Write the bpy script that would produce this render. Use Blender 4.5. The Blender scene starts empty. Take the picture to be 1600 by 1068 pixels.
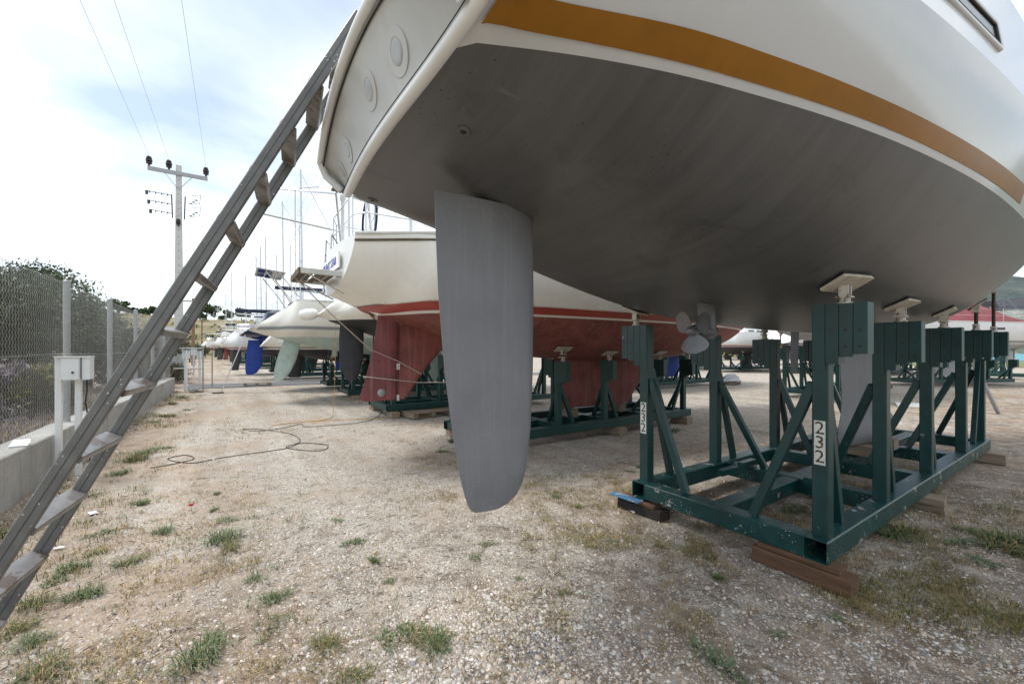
import bpy, math, random
import numpy as np
from mathutils import Vector, Matrix, noise as mnoise

R = math.radians
random.seed(7)
rng = np.random.default_rng(11)
SC = bpy.context.scene
COL = SC.collection

# ------------------------------------------------------------------ camera
H = 1.6                       # eye height
F = 650.0 / 1600.0            # focal length in picture widths
YAW = R(34.0)
CF, SF = math.cos(YAW), math.sin(YAW)      # forward = (SF, CF), right = (CF, -SF)
cam = bpy.data.cameras.new('camera')
cam.lens = 36.0 * F
cam.sensor_width = 36.0
cam.shift_y = 14.0 / 1600.0
cam.clip_start = 0.05
cam.clip_end = 4000.0
camo = bpy.data.objects.new('camera', cam)
COL.objects.link(camo)
camo.location = (0, 0, H)
camo.rotation_euler = (R(90), 0, -YAW)
SC.camera = camo

# ------------------------------------------------------------------ sky and sun
SUN_EL, SUN_AZ = R(62), R(140)      # azimuth counted from +X, anticlockwise
w = bpy.data.worlds.new('World')
SC.world = w
w.use_nodes = True
nt = w.node_tree
nt.nodes.clear()
wo = nt.nodes.new('ShaderNodeOutputWorld')
sky = nt.nodes.new('ShaderNodeTexSky')
sky.sky_type = 'NISHITA'
sky.sun_disc = False
sky.sun_elevation = SUN_EL
sky.sun_rotation = R(90) - SUN_AZ
sky.dust_density = 1.5
bg1 = nt.nodes.new('ShaderNodeBackground'); bg1.inputs['Strength'].default_value = 0.15
bg2 = nt.nodes.new('ShaderNodeBackground')
bg2.inputs['Color'].default_value = (0.93, 0.98, 1.0, 1); bg2.inputs['Strength'].default_value = 1.10
mixs = nt.nodes.new('ShaderNodeMixShader')
tc = nt.nodes.new('ShaderNodeTexCoord')
sep = nt.nodes.new('ShaderNodeSeparateXYZ')
addz = nt.nodes.new('ShaderNodeMath'); addz.operation = 'MAXIMUM'; addz.inputs[1].default_value = 0.0
addz2 = nt.nodes.new('ShaderNodeMath'); addz2.operation = 'ADD'; addz2.inputs[1].default_value = 0.16
dv = nt.nodes.new('ShaderNodeVectorMath'); dv.operation = 'DIVIDE'
cmb = nt.nodes.new('ShaderNodeCombineXYZ')
nz = nt.nodes.new('ShaderNodeTexNoise')
nz.inputs['Scale'].default_value = 0.85; nz.inputs['Detail'].default_value = 6; nz.inputs['Roughness'].default_value = 0.52
nz.inputs['Distortion'].default_value = 0.3
mp = nt.nodes.new('ShaderNodeMapping'); mp.inputs['Location'].default_value = (3.3, 1.2, 0.4)
rmp = nt.nodes.new('ShaderNodeMapRange')
rmp.inputs['From Min'].default_value = 0.36; rmp.inputs['From Max'].default_value = 0.60
rmp.inputs['To Min'].default_value = 0.15; rmp.inputs['To Max'].default_value = 1.0
L = nt.links.new
L(tc.outputs['Generated'], sep.inputs[0])
L(sep.outputs['Z'], addz.inputs[0]); L(addz.outputs[0], addz2.inputs[0])
for i in range(3):
    L(addz2.outputs[0], cmb.inputs[i])
L(tc.outputs['Generated'], dv.inputs[0]); L(cmb.outputs[0], dv.inputs[1])
L(dv.outputs[0], mp.inputs[0]); L(mp.outputs[0], nz.inputs['Vector'])
L(nz.outputs['Fac'], rmp.inputs['Value'])
L(rmp.outputs[0], mixs.inputs[0])
L(sky.outputs[0], bg1.inputs['Color'])
L(bg1.outputs[0], mixs.inputs[1]); L(bg2.outputs[0], mixs.inputs[2])
L(mixs.outputs[0], wo.inputs['Surface'])

sl = bpy.data.lights.new('sun', 'SUN')
sl.energy = 2.2
sl.angle = R(18)
sl.color = (1.0, 0.96, 0.9)
so = bpy.data.objects.new('sun', sl)
COL.objects.link(so)
so.location = (0, 0, 30)
sd = Vector((math.cos(SUN_EL) * math.cos(SUN_AZ), math.cos(SUN_EL) * math.sin(SUN_AZ), math.sin(SUN_EL)))
so.rotation_euler = sd.to_track_quat('Z', 'Y').to_euler()

SC.view_settings.view_transform = 'Standard'
SC.view_settings.look = 'None'
SC.view_settings.exposure = 0.45
SC.view_settings.gamma = 1.0
SC.cycles.max_bounces = 6
SC.cycles.diffuse_bounces = 4


# ------------------------------------------------------------------ helpers
def at(u, v, d):
    """point seen at photograph pixel (u, v), d metres deep"""
    k = (u - 800.0) / 650.0
    return Vector((d * (SF + CF * k), d * (CF - SF * k), H + (548.0 - v) / 650.0 * d))


def gat(u, v, z=0.0):
    d = 650.0 * (H - z) / (v - 548.0)
    p = at(u, v, d)
    return p


class MB:
    def __init__(s):
        s.v, s.f, s.m = [], [], []

    def add(s, vs, fs, m=0):
        o = len(s.v)
        s.v.extend([tuple(p) for p in vs])
        for f in fs:
            s.f.append(tuple(i + o for i in f)); s.m.append(m)
        return s

    def sweep(s, rings, m=0, caps=True, closed=True):
        n = len(rings[0]); vs = [p for r in rings for p in r]; fs = []
        for i in range(len(rings) - 1):
            for j in range(n if closed else n - 1):
                a = i * n + j; b = i * n + (j + 1) % n
                fs.append((a, b, b + n, a + n))
        if caps and closed:
            fs.append(tuple(range(n - 1, -1, -1)))
            e = (len(rings) - 1) * n
            fs.append(tuple(range(e, e + n)))
        return s.add(vs, fs, m)

    def beam(s, p0, p1, wd, ht, ch=0.005, up=(0, 0, 1), m=0):
        p0, p1 = Vector(p0), Vector(p1)
        t = (p1 - p0).normalized()
        upv = Vector(up)
        if abs(t.dot(upv)) > 0.99:
            upv = Vector((1, 0, 0))
        sx = t.cross(upv).normalized(); uy = sx.cross(t).normalized()
        a, b = wd / 2, ht / 2
        c = min(ch, a * 0.6, b * 0.6)
        if c > 1e-4:
            pl = [(-a + c, -b), (a - c, -b), (a, -b + c), (a, b - c), (a - c, b), (-a + c, b), (-a, b - c), (-a, -b + c)]
        else:
            pl = [(-a, -b), (a, -b), (a, b), (-a, b)]
        return s.sweep([[p + sx * q[0] + uy * q[1] for q in pl] for p in (p0, p1)], m)

    def box(s, c, sz, ch=0.0, rz=0.0, m=0):
        c = Vector(c); d = Vector((math.cos(rz), math.sin(rz), 0)) * (sz[0] / 2)
        return s.beam(c - d, c + d, sz[1], sz[2], ch, m=m)

    def tube(s, pts, r, n=8, caps=True, m=0, rs=None):
        pts = [Vector(p) for p in pts]
        rings = []
        t0 = (pts[1] - pts[0]).normalized()
        ref = Vector((0, 0, 1)) if abs(t0.z) < 0.9 else Vector((1, 0, 0))
        nx = t0.cross(ref).normalized()
        for i, p in enumerate(pts):
            if i == 0: t = t0
            elif i == len(pts) - 1: t = (pts[i] - pts[i - 1]).normalized()
            else: t = (pts[i + 1] - pts[i - 1]).normalized()
            nx = (nx - t * nx.dot(t))
            if nx.length < 1e-6: nx = t.cross(Vector((0.3, 0.5, 0.8)))
            nx.normalize()
            ny = t.cross(nx)
            rr = rs[i] if rs else r
            rings.append([p + (nx * math.cos(2 * math.pi * k / n) + ny * math.sin(2 * math.pi * k / n)) * rr for k in range(n)])
        return s.sweep(rings, m, caps)

    def lathe(s, prof, n=16, mat=None, m=0):
        rings = []
        for r, z in prof:
            ring = [Vector((r * math.cos(2 * math.pi * k / n), r * math.sin(2 * math.pi * k / n), z)) for k in range(n)]
            if mat: ring = [mat @ p for p in ring]
            rings.append(ring)
        return s.sweep(rings, m, True)

    def prism(s, poly, t, mat=None, m=0):
        M = mat or Matrix()
        a = [M @ Vector((x, y, -t / 2)) for x, y in poly]
        b = [M @ Vector((x, y, t / 2)) for x, y in poly]
        return s.sweep([a, b], m)

    def grid(s, rows, m=0, flip=False):
        n = len(rows[0]); vs = [p for r in rows for p in r]; fs = []
        for i in range(len(rows) - 1):
            for j in range(n - 1):
                a = i * n + j
                f = (a, a + 1, a + n + 1, a + n)
                fs.append(f[::-1] if flip else f)
        return s.add(vs, fs, m)

    def foil(s, secs, yc=0.0, n=10, m=0):
        """secs: (z, x_leading, x_trailing, thickness); rounded leading edge at the high-x end"""
        rings = []
        ts = [0.5 * (1 - math.cos(math.pi * i / n)) for i in range(n + 1)]
        def th(t): return 5 * (0.2969 * math.sqrt(t) - 0.126 * t - 0.3516 * t * t + 0.2843 * t ** 3 - 0.1015 * t ** 4)
        for z, xl, xt, tk in secs:
            up = [Vector((xl + (xt - xl) * t, yc + max(tk * th(t), 0.003 if t > .5 else 0), z)) for t in ts]
            dn = [Vector((xl + (xt - xl) * t, yc - max(tk * th(t), 0.003 if t > .5 else 0), z)) for t in reversed(ts[1:])]
            rings.append(up + dn)
        return s.sweep(rings, m)

    def build(s, name, mats, parent=None, smooth=None, kind=None):
        me = bpy.data.meshes.new(name)
        me.from_pydata(s.v, [], s.f)
        if not isinstance(mats, (list, tuple)): mats = [mats]
        for mt in mats: me.materials.append(mt)
        if len(mats) > 1:
            me.polygons.foreach_set('material_index', s.m)
        if smooth is not None:
            me.polygons.foreach_set('use_smooth', [True] * len(me.polygons))
            me.set_sharp_from_angle(angle=R(smooth))
        me.update()
        o = bpy.data.objects.new(name, me)
        COL.objects.link(o)
        if parent: o.parent = parent
        if kind: o['kind'] = kind
        return o


def thing(name, label, cat, loc=(0, 0, 0), rz=0.0, group=None):
    o = bpy.data.objects.new(name, None)
    COL.objects.link(o)
    o.location = loc; o.rotation_euler = (0, 0, rz)
    o['label'] = label; o['category'] = cat
    if group: o['group'] = group
    return o


def tag(o, label, cat, group=None):
    o['label'] = label; o['category'] = cat
    if group: o['group'] = group
    return o


def raw_mesh(name, V, Fa, mats, parent=None, smooth=False, mi=None, col=None):
    """numpy verts (n,3) and faces (m,k)"""
    me = bpy.data.meshes.new(name)
    k = Fa.shape[1]
    me.vertices.add(len(V)); me.vertices.foreach_set('co', np.ascontiguousarray(V, dtype=np.float32).ravel())
    me.loops.add(Fa.size); me.loops.foreach_set('vertex_index', np.ascontiguousarray(Fa, dtype=np.int32).ravel())
    me.polygons.add(len(Fa))
    me.polygons.foreach_set('loop_start', np.arange(0, Fa.size, k, dtype=np.int32))
    me.polygons.foreach_set('loop_total', np.full(len(Fa), k, dtype=np.int32))
    if smooth: me.polygons.foreach_set('use_smooth', np.ones(len(Fa), dtype=bool))
    for mt in (mats if isinstance(mats, (list, tuple)) else [mats]): me.materials.append(mt)
    if mi is not None: me.polygons.foreach_set('material_index', mi.astype(np.int32))
    if col is not None:
        a = me.color_attributes.new('tint', 'FLOAT_COLOR', 'POINT')
        a.data.foreach_set('color', np.ascontiguousarray(col, dtype=np.float32).ravel())
    me.update(calc_edges=True)
    me.validate()
    o = bpy.data.objects.new(name, me)
    COL.objects.link(o)
    if parent: o.parent = parent
    return o


def copy_tree(o, parent=None):
    c = o.copy(); COL.objects.link(c); c.parent = parent
    for ch in list(o.children): copy_tree(ch, c)
    return c


# ------------------------------------------------------------------ materials
def new_mat(name):
    m = bpy.data.materials.new(name); m.use_nodes = True
    b = m.node_tree.nodes['Principled BSDF']
    return m, m.node_tree, b


def N(t, kind, **kw):
    n = t.nodes.new(kind)
    for k, v in kw.items():
        if k in n.inputs: n.inputs[k].default_value = v
        else: setattr(n, k, v)
    return n


def ramp(t, fac, stops):
    r = t.nodes.new('ShaderNodeValToRGB')
    e = r.color_ramp.elements
    while len(e) < len(stops): e.new(0.5)
    for i, (p, c) in enumerate(stops):
        e[i].position = p; e[i].color = (c[0], c[1], c[2], 1) if len(c) == 3 else c
    if fac is not None: t.links.new(fac, r.inputs[0])
    return r


def mixc(t, fac, a, b, mode='MIX'):
    n = t.nodes.new('ShaderNodeMix'); n.data_type = 'RGBA'; n.blend_type = mode
    for sock, val in ((n.inputs[0], fac), (n.inputs[6], a), (n.inputs[7], b)):
        if hasattr(val, 'links') or hasattr(val, 'is_output'):
            t.links.new(val, sock)
        elif isinstance(val, (int, float)): sock.default_value = val
        else: sock.default_value = (val[0], val[1], val[2], 1)
    return n.outputs[2]


def coords(t, kind='Object', scale=(1, 1, 1), loc=(0, 0, 0)):
    c = t.nodes.new('ShaderNodeTexCoord')
    m = t.nodes.new('ShaderNodeMapping')
    m.inputs['Scale'].default_value = scale; m.inputs['Location'].default_value = loc
    t.links.new(c.outputs[kind], m.inputs[0])
    return m.outputs[0]


def pm(name, col, rough=0.5, metal=0.0, var=0.12, scale=6.0, bump=0.0, bscale=60.0, streak=None, spec=0.5,
       chips=None, coat=0.0, speck=None, stretch=(1, 1, 1)):
    """painted / plain surface with uneven colour, optional vertical streaks, chips and specks"""
    m, t, b = new_mat(name)
    co = coords(t, scale=stretch)
    nz = N(t, 'ShaderNodeTexNoise', Scale=scale, Detail=6.0, Roughness=0.6)
    t.links.new(co, nz.inputs['Vector'])
    lo = [c * (1 - var) for c in col]; hi = [min(1, c * (1 + var)) for c in col]
    c = ramp(t, nz.outputs['Fac'], [(0.3, lo), (0.7, hi)]).outputs[0]
    if streak:
        cs = coords(t, scale=(9, 9, 0.5))
        n2 = N(t, 'ShaderNodeTexNoise', Scale=1.6, Detail=5.0, Roughness=0.65)
        t.links.new(cs, n2.inputs['Vector'])
        r2 = ramp(t, n2.outputs['Fac'], [(0.5, (0, 0, 0)), (0.72, (1, 1, 1))])
        ml = N(t, 'ShaderNodeMath', operation='MULTIPLY'); ml.inputs[1].default_value = streak[1]
        t.links.new(r2.outputs[0], ml.inputs[0])
        c = mixc(t, ml.outputs[0], c, streak[0])
    if chips:
        n3 = N(t, 'ShaderNodeTexNoise', Scale=chips[1], Detail=7.0, Roughness=0.68)
        t.links.new(co, n3.inputs['Vector'])
        r3 = ramp(t, n3.outputs['Fac'], [(chips[2], (0, 0, 0)), (chips[2] + 0.02, (1, 1, 1))])
        c = mixc(t, r3.outputs[0], c, chips[0])
    if speck:
        v = N(t, 'ShaderNodeTexVoronoi', Scale=speck[1])
        t.links.new(co, v.inputs['Vector'])
        r4 = ramp(t, v.outputs['Distance'], [(speck[2], (1, 1, 1)), (speck[2] + 0.03, (0, 0, 0))])
        n5 = N(t, 'ShaderNodeTexNoise', Scale=speck[3] if len(speck) > 3 else 2.0, Detail=3.0)
        t.links.new(co, n5.inputs['Vector'])
        r5 = ramp(t, n5.outputs['Fac'], [(0.5, (0, 0, 0)), (0.62, (1, 1, 1))])
        mu = N(t, 'ShaderNodeMath', operation='MULTIPLY')
        t.links.new(r4.outputs[0], mu.inputs[0]); t.links.new(r5.outputs[0], mu.inputs[1])
        c = mixc(t, mu.outputs[0], c, speck[0])
    t.links.new(c, b.inputs['Base Color'])
    b.inputs['Roughness'].default_value = rough
    b.inputs['Metallic'].default_value = metal
    b.inputs['Specular IOR Level'].default_value = spec
    if coat: b.inputs['Coat Weight'].default_value = coat; b.inputs['Coat Roughness'].default_value = 0.08
    rr = N(t, 'ShaderNodeMapRange'); rr.inputs['To Min'].default_value = max(0.02, rough - 0.1); rr.inputs['To Max'].default_value = min(1, rough + 0.12)
    t.links.new(nz.outputs['Fac'], rr.inputs['Value']); t.links.new(rr.outputs[0], b.inputs['Roughness'])
    if bump:
        n4 = N(t, 'ShaderNodeTexNoise', Scale=bscale, Detail=5.0, Roughness=0.6)
        t.links.new(co, n4.inputs['Vector'])
        bp = N(t, 'ShaderNodeBump', Strength=bump, Distance=0.01)
        t.links.new(n4.outputs['Fac'], bp.inputs['Height'])
        t.links.new(bp.outputs[0], b.inputs['Normal'])
    return m


def tinted(name, rough=0.8, mult=1.0, trans=0.0):
    m, t, b = new_mat(name)
    a = N(t, 'ShaderNodeAttribute', attribute_name='tint')
    t.links.new(a.outputs['Color'], b.inputs['Base Color'])
    b.inputs['Roughness'].default_value = rough
    b.inputs['Specular IOR Level'].default_value = 0.25
    return m


M = {}
M['antifoul'] = pm('grey_antifouling', (0.088, 0.092, 0.097), 0.34, var=0.3, scale=1.1, bump=0.10, bscale=14, chips=((0.14, 0.142, 0.145), 3.2, 0.70),
                   speck=((0.04, 0.04, 0.04), 26, 0.10, 1.2), stretch=(0.8, 2.2, 2.2))
def antifoul_mat():
    m, t, b = new_mat('grey_antifouling_rolled')
    co = coords(t)
    n1 = N(t, 'ShaderNodeTexNoise', Scale=0.9, Detail=7.0, Roughness=0.62); t.links.new(co, n1.inputs['Vector'])
    c = ramp(t, n1.outputs['Fac'], [(0.3, (0.080, 0.083, 0.087)), (0.55, (0.102, 0.105, 0.109)), (0.75, (0.126, 0.128, 0.131))]).outputs[0]
    # roller passes run round the girth
    cr = coords(t, scale=(7.0, 0.7, 0.7)); n2 = N(t, 'ShaderNodeTexNoise', Scale=1.5, Detail=6.0, Roughness=0.7, Distortion=0.35); t.links.new(cr, n2.inputs['Vector'])
    c = mixc(t, 1.0, c, ramp(t, n2.outputs['Fac'], [(0.3, (0.80, 0.80, 0.80)), (0.7, (1.16, 1.16, 1.16))]).outputs[0], 'MULTIPLY')
    # old dark smudges and pale scuffs
    cs = coords(t, loc=(2.0, 5.0, 1.0), scale=(1.0, 1.6, 1.6)); n3 = N(t, 'ShaderNodeTexNoise', Scale=2.1, Detail=5.0, Roughness=0.55, Distortion=1.2); t.links.new(cs, n3.inputs['Vector'])
    k = N(t, 'ShaderNodeMath', operation='MULTIPLY'); k.inputs[1].default_value = 0.22
    t.links.new(ramp(t, n3.outputs['Fac'], [(0.60, (0, 0, 0)), (0.66, (1, 1, 1))]).outputs[0], k.inputs[0])
    c = mixc(t, k.outputs[0], c, (0.036, 0.036, 0.036))
    cs2 = coords(t, loc=(9.0, 1.0, 3.0), scale=(0.8, 4.0, 4.0)); n4 = N(t, 'ShaderNodeTexNoise', Scale=3.0, Detail=8.0, Roughness=0.75); t.links.new(cs2, n4.inputs['Vector'])
    k2 = N(t, 'ShaderNodeMath', operation='MULTIPLY'); k2.inputs[1].default_value = 0.4
    t.links.new(ramp(t, n4.outputs['Fac'], [(0.64, (0, 0, 0)), (0.70, (1, 1, 1))]).outputs[0], k2.inputs[0])
    c = mixc(t, k2.outputs[0], c, (0.19, 0.19, 0.185))
    # clusters of dark pock marks
    v = N(t, 'ShaderNodeTexVoronoi', Scale=30.0); t.links.new(co, v.inputs['Vector'])
    n5 = N(t, 'ShaderNodeTexNoise', Scale=1.3, Detail=3.0); t.links.new(coords(t, loc=(4, 4, 4)), n5.inputs['Vector'])
    mu = N(t, 'ShaderNodeMath', operation='MULTIPLY')
    t.links.new(ramp(t, v.outputs['Distance'], [(0.10, (1, 1, 1)), (0.14, (0, 0, 0))]).outputs[0], mu.inputs[0])
    t.links.new(ramp(t, n5.outputs['Fac'], [(0.52, (0, 0, 0)), (0.60, (1, 1, 1))]).outputs[0], mu.inputs[1])
    c = mixc(t, mu.outputs[0], c, (0.02, 0.02, 0.02))
    t.links.new(c, b.inputs['Base Color'])
    rr = N(t, 'ShaderNodeMapRange'); rr.inputs['To Min'].default_value = 0.26; rr.inputs['To Max'].default_value = 0.46
    t.links.new(n2.outputs['Fac'], rr.inputs['Value']); t.links.new(rr.outputs[0], b.inputs['Roughness'])
    bp = N(t, 'ShaderNodeBump', Strength=0.16, Distance=0.01); t.links.new(n2.outputs['Fac'], bp.inputs['Height']); t.links.new(bp.outputs[0], b.inputs['Normal'])
    return m


M['antifoul'] = antifoul_mat()
M['rudder_grey'] = pm('rudder_antifouling', (0.165, 0.17, 0.182), 0.42, var=0.14, scale=2.6, bump=0.35, bscale=30, streak=((0.24, 0.245, 0.26), 0.5),  # same antifouling as the hull, paler: open-sky light put into the colour
                      chips=((0.36, 0.37, 0.38), 9, 0.73))
M['gelcoat'] = pm('white_gelcoat', (0.54, 0.565, 0.585), 0.16, var=0.02, scale=1.2, coat=0.5, streak=((0.62, 0.63, 0.62), 0.25))
M['gelcoat_old'] = pm('aged_gelcoat', (0.80, 0.785, 0.73), 0.28, var=0.03, scale=0.9, streak=((0.68, 0.62, 0.5), 0.35))
M['white'] = pm('white_paint', (0.76, 0.77, 0.77), 0.35, var=0.05, scale=4)
M['offwhite'] = pm('weathered_white', (0.62, 0.62, 0.59), 0.4, var=0.10, scale=6, streak=((0.4, 0.36, 0.3), 0.4))
M['transom'] = pm('dusty_gelcoat', (0.46, 0.46, 0.445), 0.38, var=0.09, scale=3.5, streak=((0.42, 0.4, 0.36), 0.5))
M['gold'] = pm('gold_stripe', (0.265, 0.110, 0.003), 0.28, var=0.12, scale=2.0, streak=((0.17, 0.07, 0.005), 0.35), spec=0.35)
M['black'] = pm('black_rubber', (0.018, 0.018, 0.018), 0.6, var=0.2)
M['lens'] = pm('grey_cover', (0.38, 0.39, 0.40), 0.35, var=0.14, scale=14)
M['glass'] = pm('dark_glass', (0.010, 0.012, 0.018), 0.12, var=0.0, spec=0.35)
M['green'] = pm('green_paint', (0.003, 0.044, 0.042), 0.36, streak=((0.05, 0.035, 0.02), 0.25), var=0.3, scale=5, bump=0.10, bscale=40,
                chips=((0.36, 0.35, 0.32), 8.0, 0.625), speck=((0.5, 0.5, 0.47), 46, 0.17, 4.0))
M['green_clean'] = pm('green_paint_posts', (0.003, 0.038, 0.037), 0.36, streak=((0.035, 0.045, 0.04), 0.5), var=0.3, scale=5, bump=0.10, bscale=50,
                      chips=((0.22, 0.22, 0.20), 9.0, 0.665))
M['green_far'] = pm('green_paint_yard', (0.004, 0.042, 0.036), 0.45, var=0.25, scale=5, chips=((0.3, 0.28, 0.22), 6, 0.74))
M['timber'] = pm('wet_timber', (0.12, 0.062, 0.032), 0.7, var=0.45, scale=6, bump=0.6, bscale=24, stretch=(0.7, 8, 8))
M['timber_end'] = pm('tarred_timber', (0.028, 0.022, 0.018), 0.85, var=0.4, scale=22, bump=0.6, bscale=40)
M['timber_grey'] = pm('weathered_timber', (0.27, 0.21, 0.155), 0.8, var=0.35, scale=5, bump=0.5, bscale=28, stretch=(0.8, 7, 7))
M['ply_pad'] = pm('pad_plywood', (0.50, 0.46, 0.38), 0.7, var=0.22, scale=12, bump=0.3, bscale=30)
M['jack'] = pm('jack_white', (0.50, 0.47, 0.41), 0.55, var=0.2, scale=20, chips=((0.13, 0.06, 0.03), 26, 0.57))
M['rust'] = pm('rusty_steel', (0.055, 0.035, 0.025), 0.75, var=0.5, scale=40, bump=0.4, bscale=120)
M['galv'] = pm('galvanised_steel', (0.36, 0.37, 0.38), 0.5, metal=0.35, var=0.16, scale=14, bump=0.08)
M['ladder'] = pm('dull_steel', (0.15, 0.15, 0.143), 0.45, metal=0.35, var=0.2, scale=11, bump=0.08, bscale=80,
                 chips=((0.5, 0.5, 0.48), 11, 0.72), speck=((0.6, 0.6, 0.58), 38, 0.12, 5.0))
M['rung'] = pm('worn_rung', (0.27, 0.26, 0.25), 0.4, metal=0.4, var=0.3, scale=14, chips=((0.15, 0.115, 0.095), 5, 0.55))
M['concrete'] = None
M['stainless'] = pm('stainless', (0.6, 0.6, 0.6), 0.22, metal=0.9, var=0.05)
M['alu'] = pm('aluminium', (0.62, 0.64, 0.66), 0.38, metal=0.5, var=0.08)
M['bronze_grey'] = pm('painted_propeller', (0.17, 0.172, 0.178), 0.32, metal=0.35, var=0.14, scale=9)
M['red_bottom'] = pm('red_antifouling', (0.25, 0.075, 0.062), 0.7, var=0.35, scale=3.0, bump=0.3, bscale=24,
                     streak=((0.31, 0.17, 0.15), 0.8), chips=((0.36, 0.24, 0.21), 7, 0.68))
M['red_rudder'] = pm('red_rudder_paint', (0.21, 0.06, 0.064), 0.6, var=0.3, scale=3.0, bump=0.25, bscale=24,
                     streak=((0.30, 0.16, 0.16), 0.8), chips=((0.32, 0.22, 0.21), 6, 0.69))
M['red_stripe'] = pm('red_boot_stripe', (0.36, 0.05, 0.035), 0.4, var=0.15, scale=3)
M['black_bottom'] = pm('black_antifouling', (0.028, 0.028, 0.03), 0.6, var=0.3, scale=3)
M['charcoal'] = pm('charcoal_rudder_paint', (0.035, 0.038, 0.045), 0.55, var=0.3, scale=4, streak=((0.09, 0.09, 0.1), 0.5))
M['mint'] = pm('faded_mint_antifouling', (0.48, 0.60, 0.56), 0.7, var=0.14, scale=5, streak=((0.62, 0.64, 0.58), 0.6))
M['blue'] = pm('blue_antifouling', (0.012, 0.05, 0.30), 0.55, var=0.25, scale=4)
M['navy'] = pm('navy_gelcoat', (0.01, 0.018, 0.06), 0.2, var=0.15, scale=2, coat=0.4)
M['grey_stripe'] = pm('grey_stripe', (0.28, 0.30, 0.33), 0.35, var=0.08)
M['cream'] = pm('cream_gelcoat', (0.88, 0.87, 0.82), 0.25, var=0.03, scale=0.9, streak=((0.74, 0.67, 0.54), 0.25), coat=0.3)
M['dark_grey'] = pm('dark_grey_antifouling', (0.07, 0.07, 0.075), 0.6, var=0.25, scale=2)
M['light_grey'] = pm('light_grey_antifouling', (0.42, 0.43, 0.44), 0.6, var=0.12, scale=2)
M['maroon'] = pm('maroon_canvas', (0.20, 0.052, 0.058), 0.85, var=0.2, scale=3, bump=0.3, bscale=12)
M['solar'] = pm('solar_cells', (0.012, 0.018, 0.045), 0.1, var=0.2, scale=20, coat=0.8)
M['solar_back'] = pm('panel_back', (0.42, 0.42, 0.40), 0.5, var=0.25, scale=9)
M['teak'] = pm('grey_teak', (0.12, 0.095, 0.065), 0.8, var=0.35, scale=9, bump=0.3)
M['navy_canvas'] = pm('navy_canvas', (0.015, 0.022, 0.055), 0.85, var=0.2)
M['rope_white'] = pm('striped_rope', (0.5, 0.42, 0.38), 0.9, var=0.3, scale=60)
M['cable'] = pm('black_cable', (0.02, 0.02, 0.02), 0.6, var=0.2)
M['orange_cord'] = pm('orange_cord', (0.55, 0.30, 0.06), 0.7, var=0.2)
M['text_black'] = pm('black_lettering', (0.02, 0.02, 0.02), 0.5, var=0.1)
M['text_rust'] = pm('rust_lettering', (0.05, 0.038, 0.02), 0.6, var=0.3, scale=30, chips=((0.45, 0.25, 0.06), 30, 0.56))
M['text_blue'] = pm('blue_lettering', (0.04, 0.07, 0.45), 0.4, var=0.1)
M['plate'] = pm('number_plate_white', (0.62, 0.62, 0.58), 0.5, var=0.12, scale=16, chips=((0.06, 0.12, 0.11), 14, 0.68))
M['pole_concrete'] = pm('pole_concrete', (0.56, 0.56, 0.54), 0.8, var=0.08, scale=6)
M['porcelain'] = pm('brown_insulator', (0.03, 0.018, 0.015), 0.25, var=0.1)
M['wood_pole'] = pm('old_pole_wood', (0.22, 0.13, 0.08), 0.85, var=0.3)
M['bark'] = pm('grey_bark', (0.10, 0.085, 0.065), 0.9, var=0.35, scale=12, bump=0.6)
M['wire'] = pm('line_wire', (0.5, 0.5, 0.5), 0.6, var=0.1)
M['steel_dark'] = pm('dark_steel', (0.07, 0.07, 0.07), 0.5, metal=0.4, var=0.2)
M['leaf'] = tinted('leaf_tint', 0.7)
M['stone'] = tinted('stone_tint', 0.85)
M['blade'] = tinted('blade_tint', 0.75)
M['asphalt'] = pm('asphalt', (0.13, 0.13, 0.135), 0.9, var=0.15, scale=3, bump=0.3, bscale=90)
M['plastic_white'] = pm('white_plastic', (0.74, 0.75, 0.75), 0.4, var=0.05)
M['red'] = pm('red_petals', (0.5, 0.01, 0.012), 0.6, var=0.2)


def concrete_mat():
    m, t, b = new_mat('cast_concrete')
    co = coords(t)
    n1 = N(t, 'ShaderNodeTexNoise', Scale=1.3, Detail=8.0, Roughness=0.65); t.links.new(co, n1.inputs['Vector'])
    n2 = N(t, 'ShaderNodeTexNoise', Scale=28.0, Detail=5.0, Roughness=0.7); t.links.new(co, n2.inputs['Vector'])
    c = ramp(t, n1.outputs['Fac'], [(0.25, (0.27, 0.26, 0.24)), (0.55, (0.40, 0.39, 0.37)), (0.8, (0.50, 0.49, 0.47))]).outputs[0]
    cs = coords(t, scale=(5, 5, 0.35))
    n3 = N(t, 'ShaderNodeTexNoise', Scale=1.5, Detail=6.0, Roughness=0.7); t.links.new(cs, n3.inputs['Vector'])
    r3 = ramp(t, n3.outputs['Fac'], [(0.5, (1, 1, 1)), (0.75, (0.62, 0.6, 0.57))])
    c = mixc(t, 1.0, c, r3.outputs[0], 'MULTIPLY')
    r2 = ramp(t, n2.outputs['Fac'], [(0.25, (0.75, 0.75, 0.75)), (0.5, (1, 1, 1))])
    c = mixc(t, 1.0, c, r2.outputs[0], 'MULTIPLY')
    t.links.new(c, b.inputs['Base Color']); b.inputs['Roughness'].default_value = 0.9
    bp = N(t, 'ShaderNodeBump', Strength=0.5, Distance=0.01); t.links.new(n2.outputs['Fac'], bp.inputs['Height'])
    t.links.new(bp.outputs[0], b.inputs['Normal'])
    return m


M['concrete'] = concrete_mat()


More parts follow.
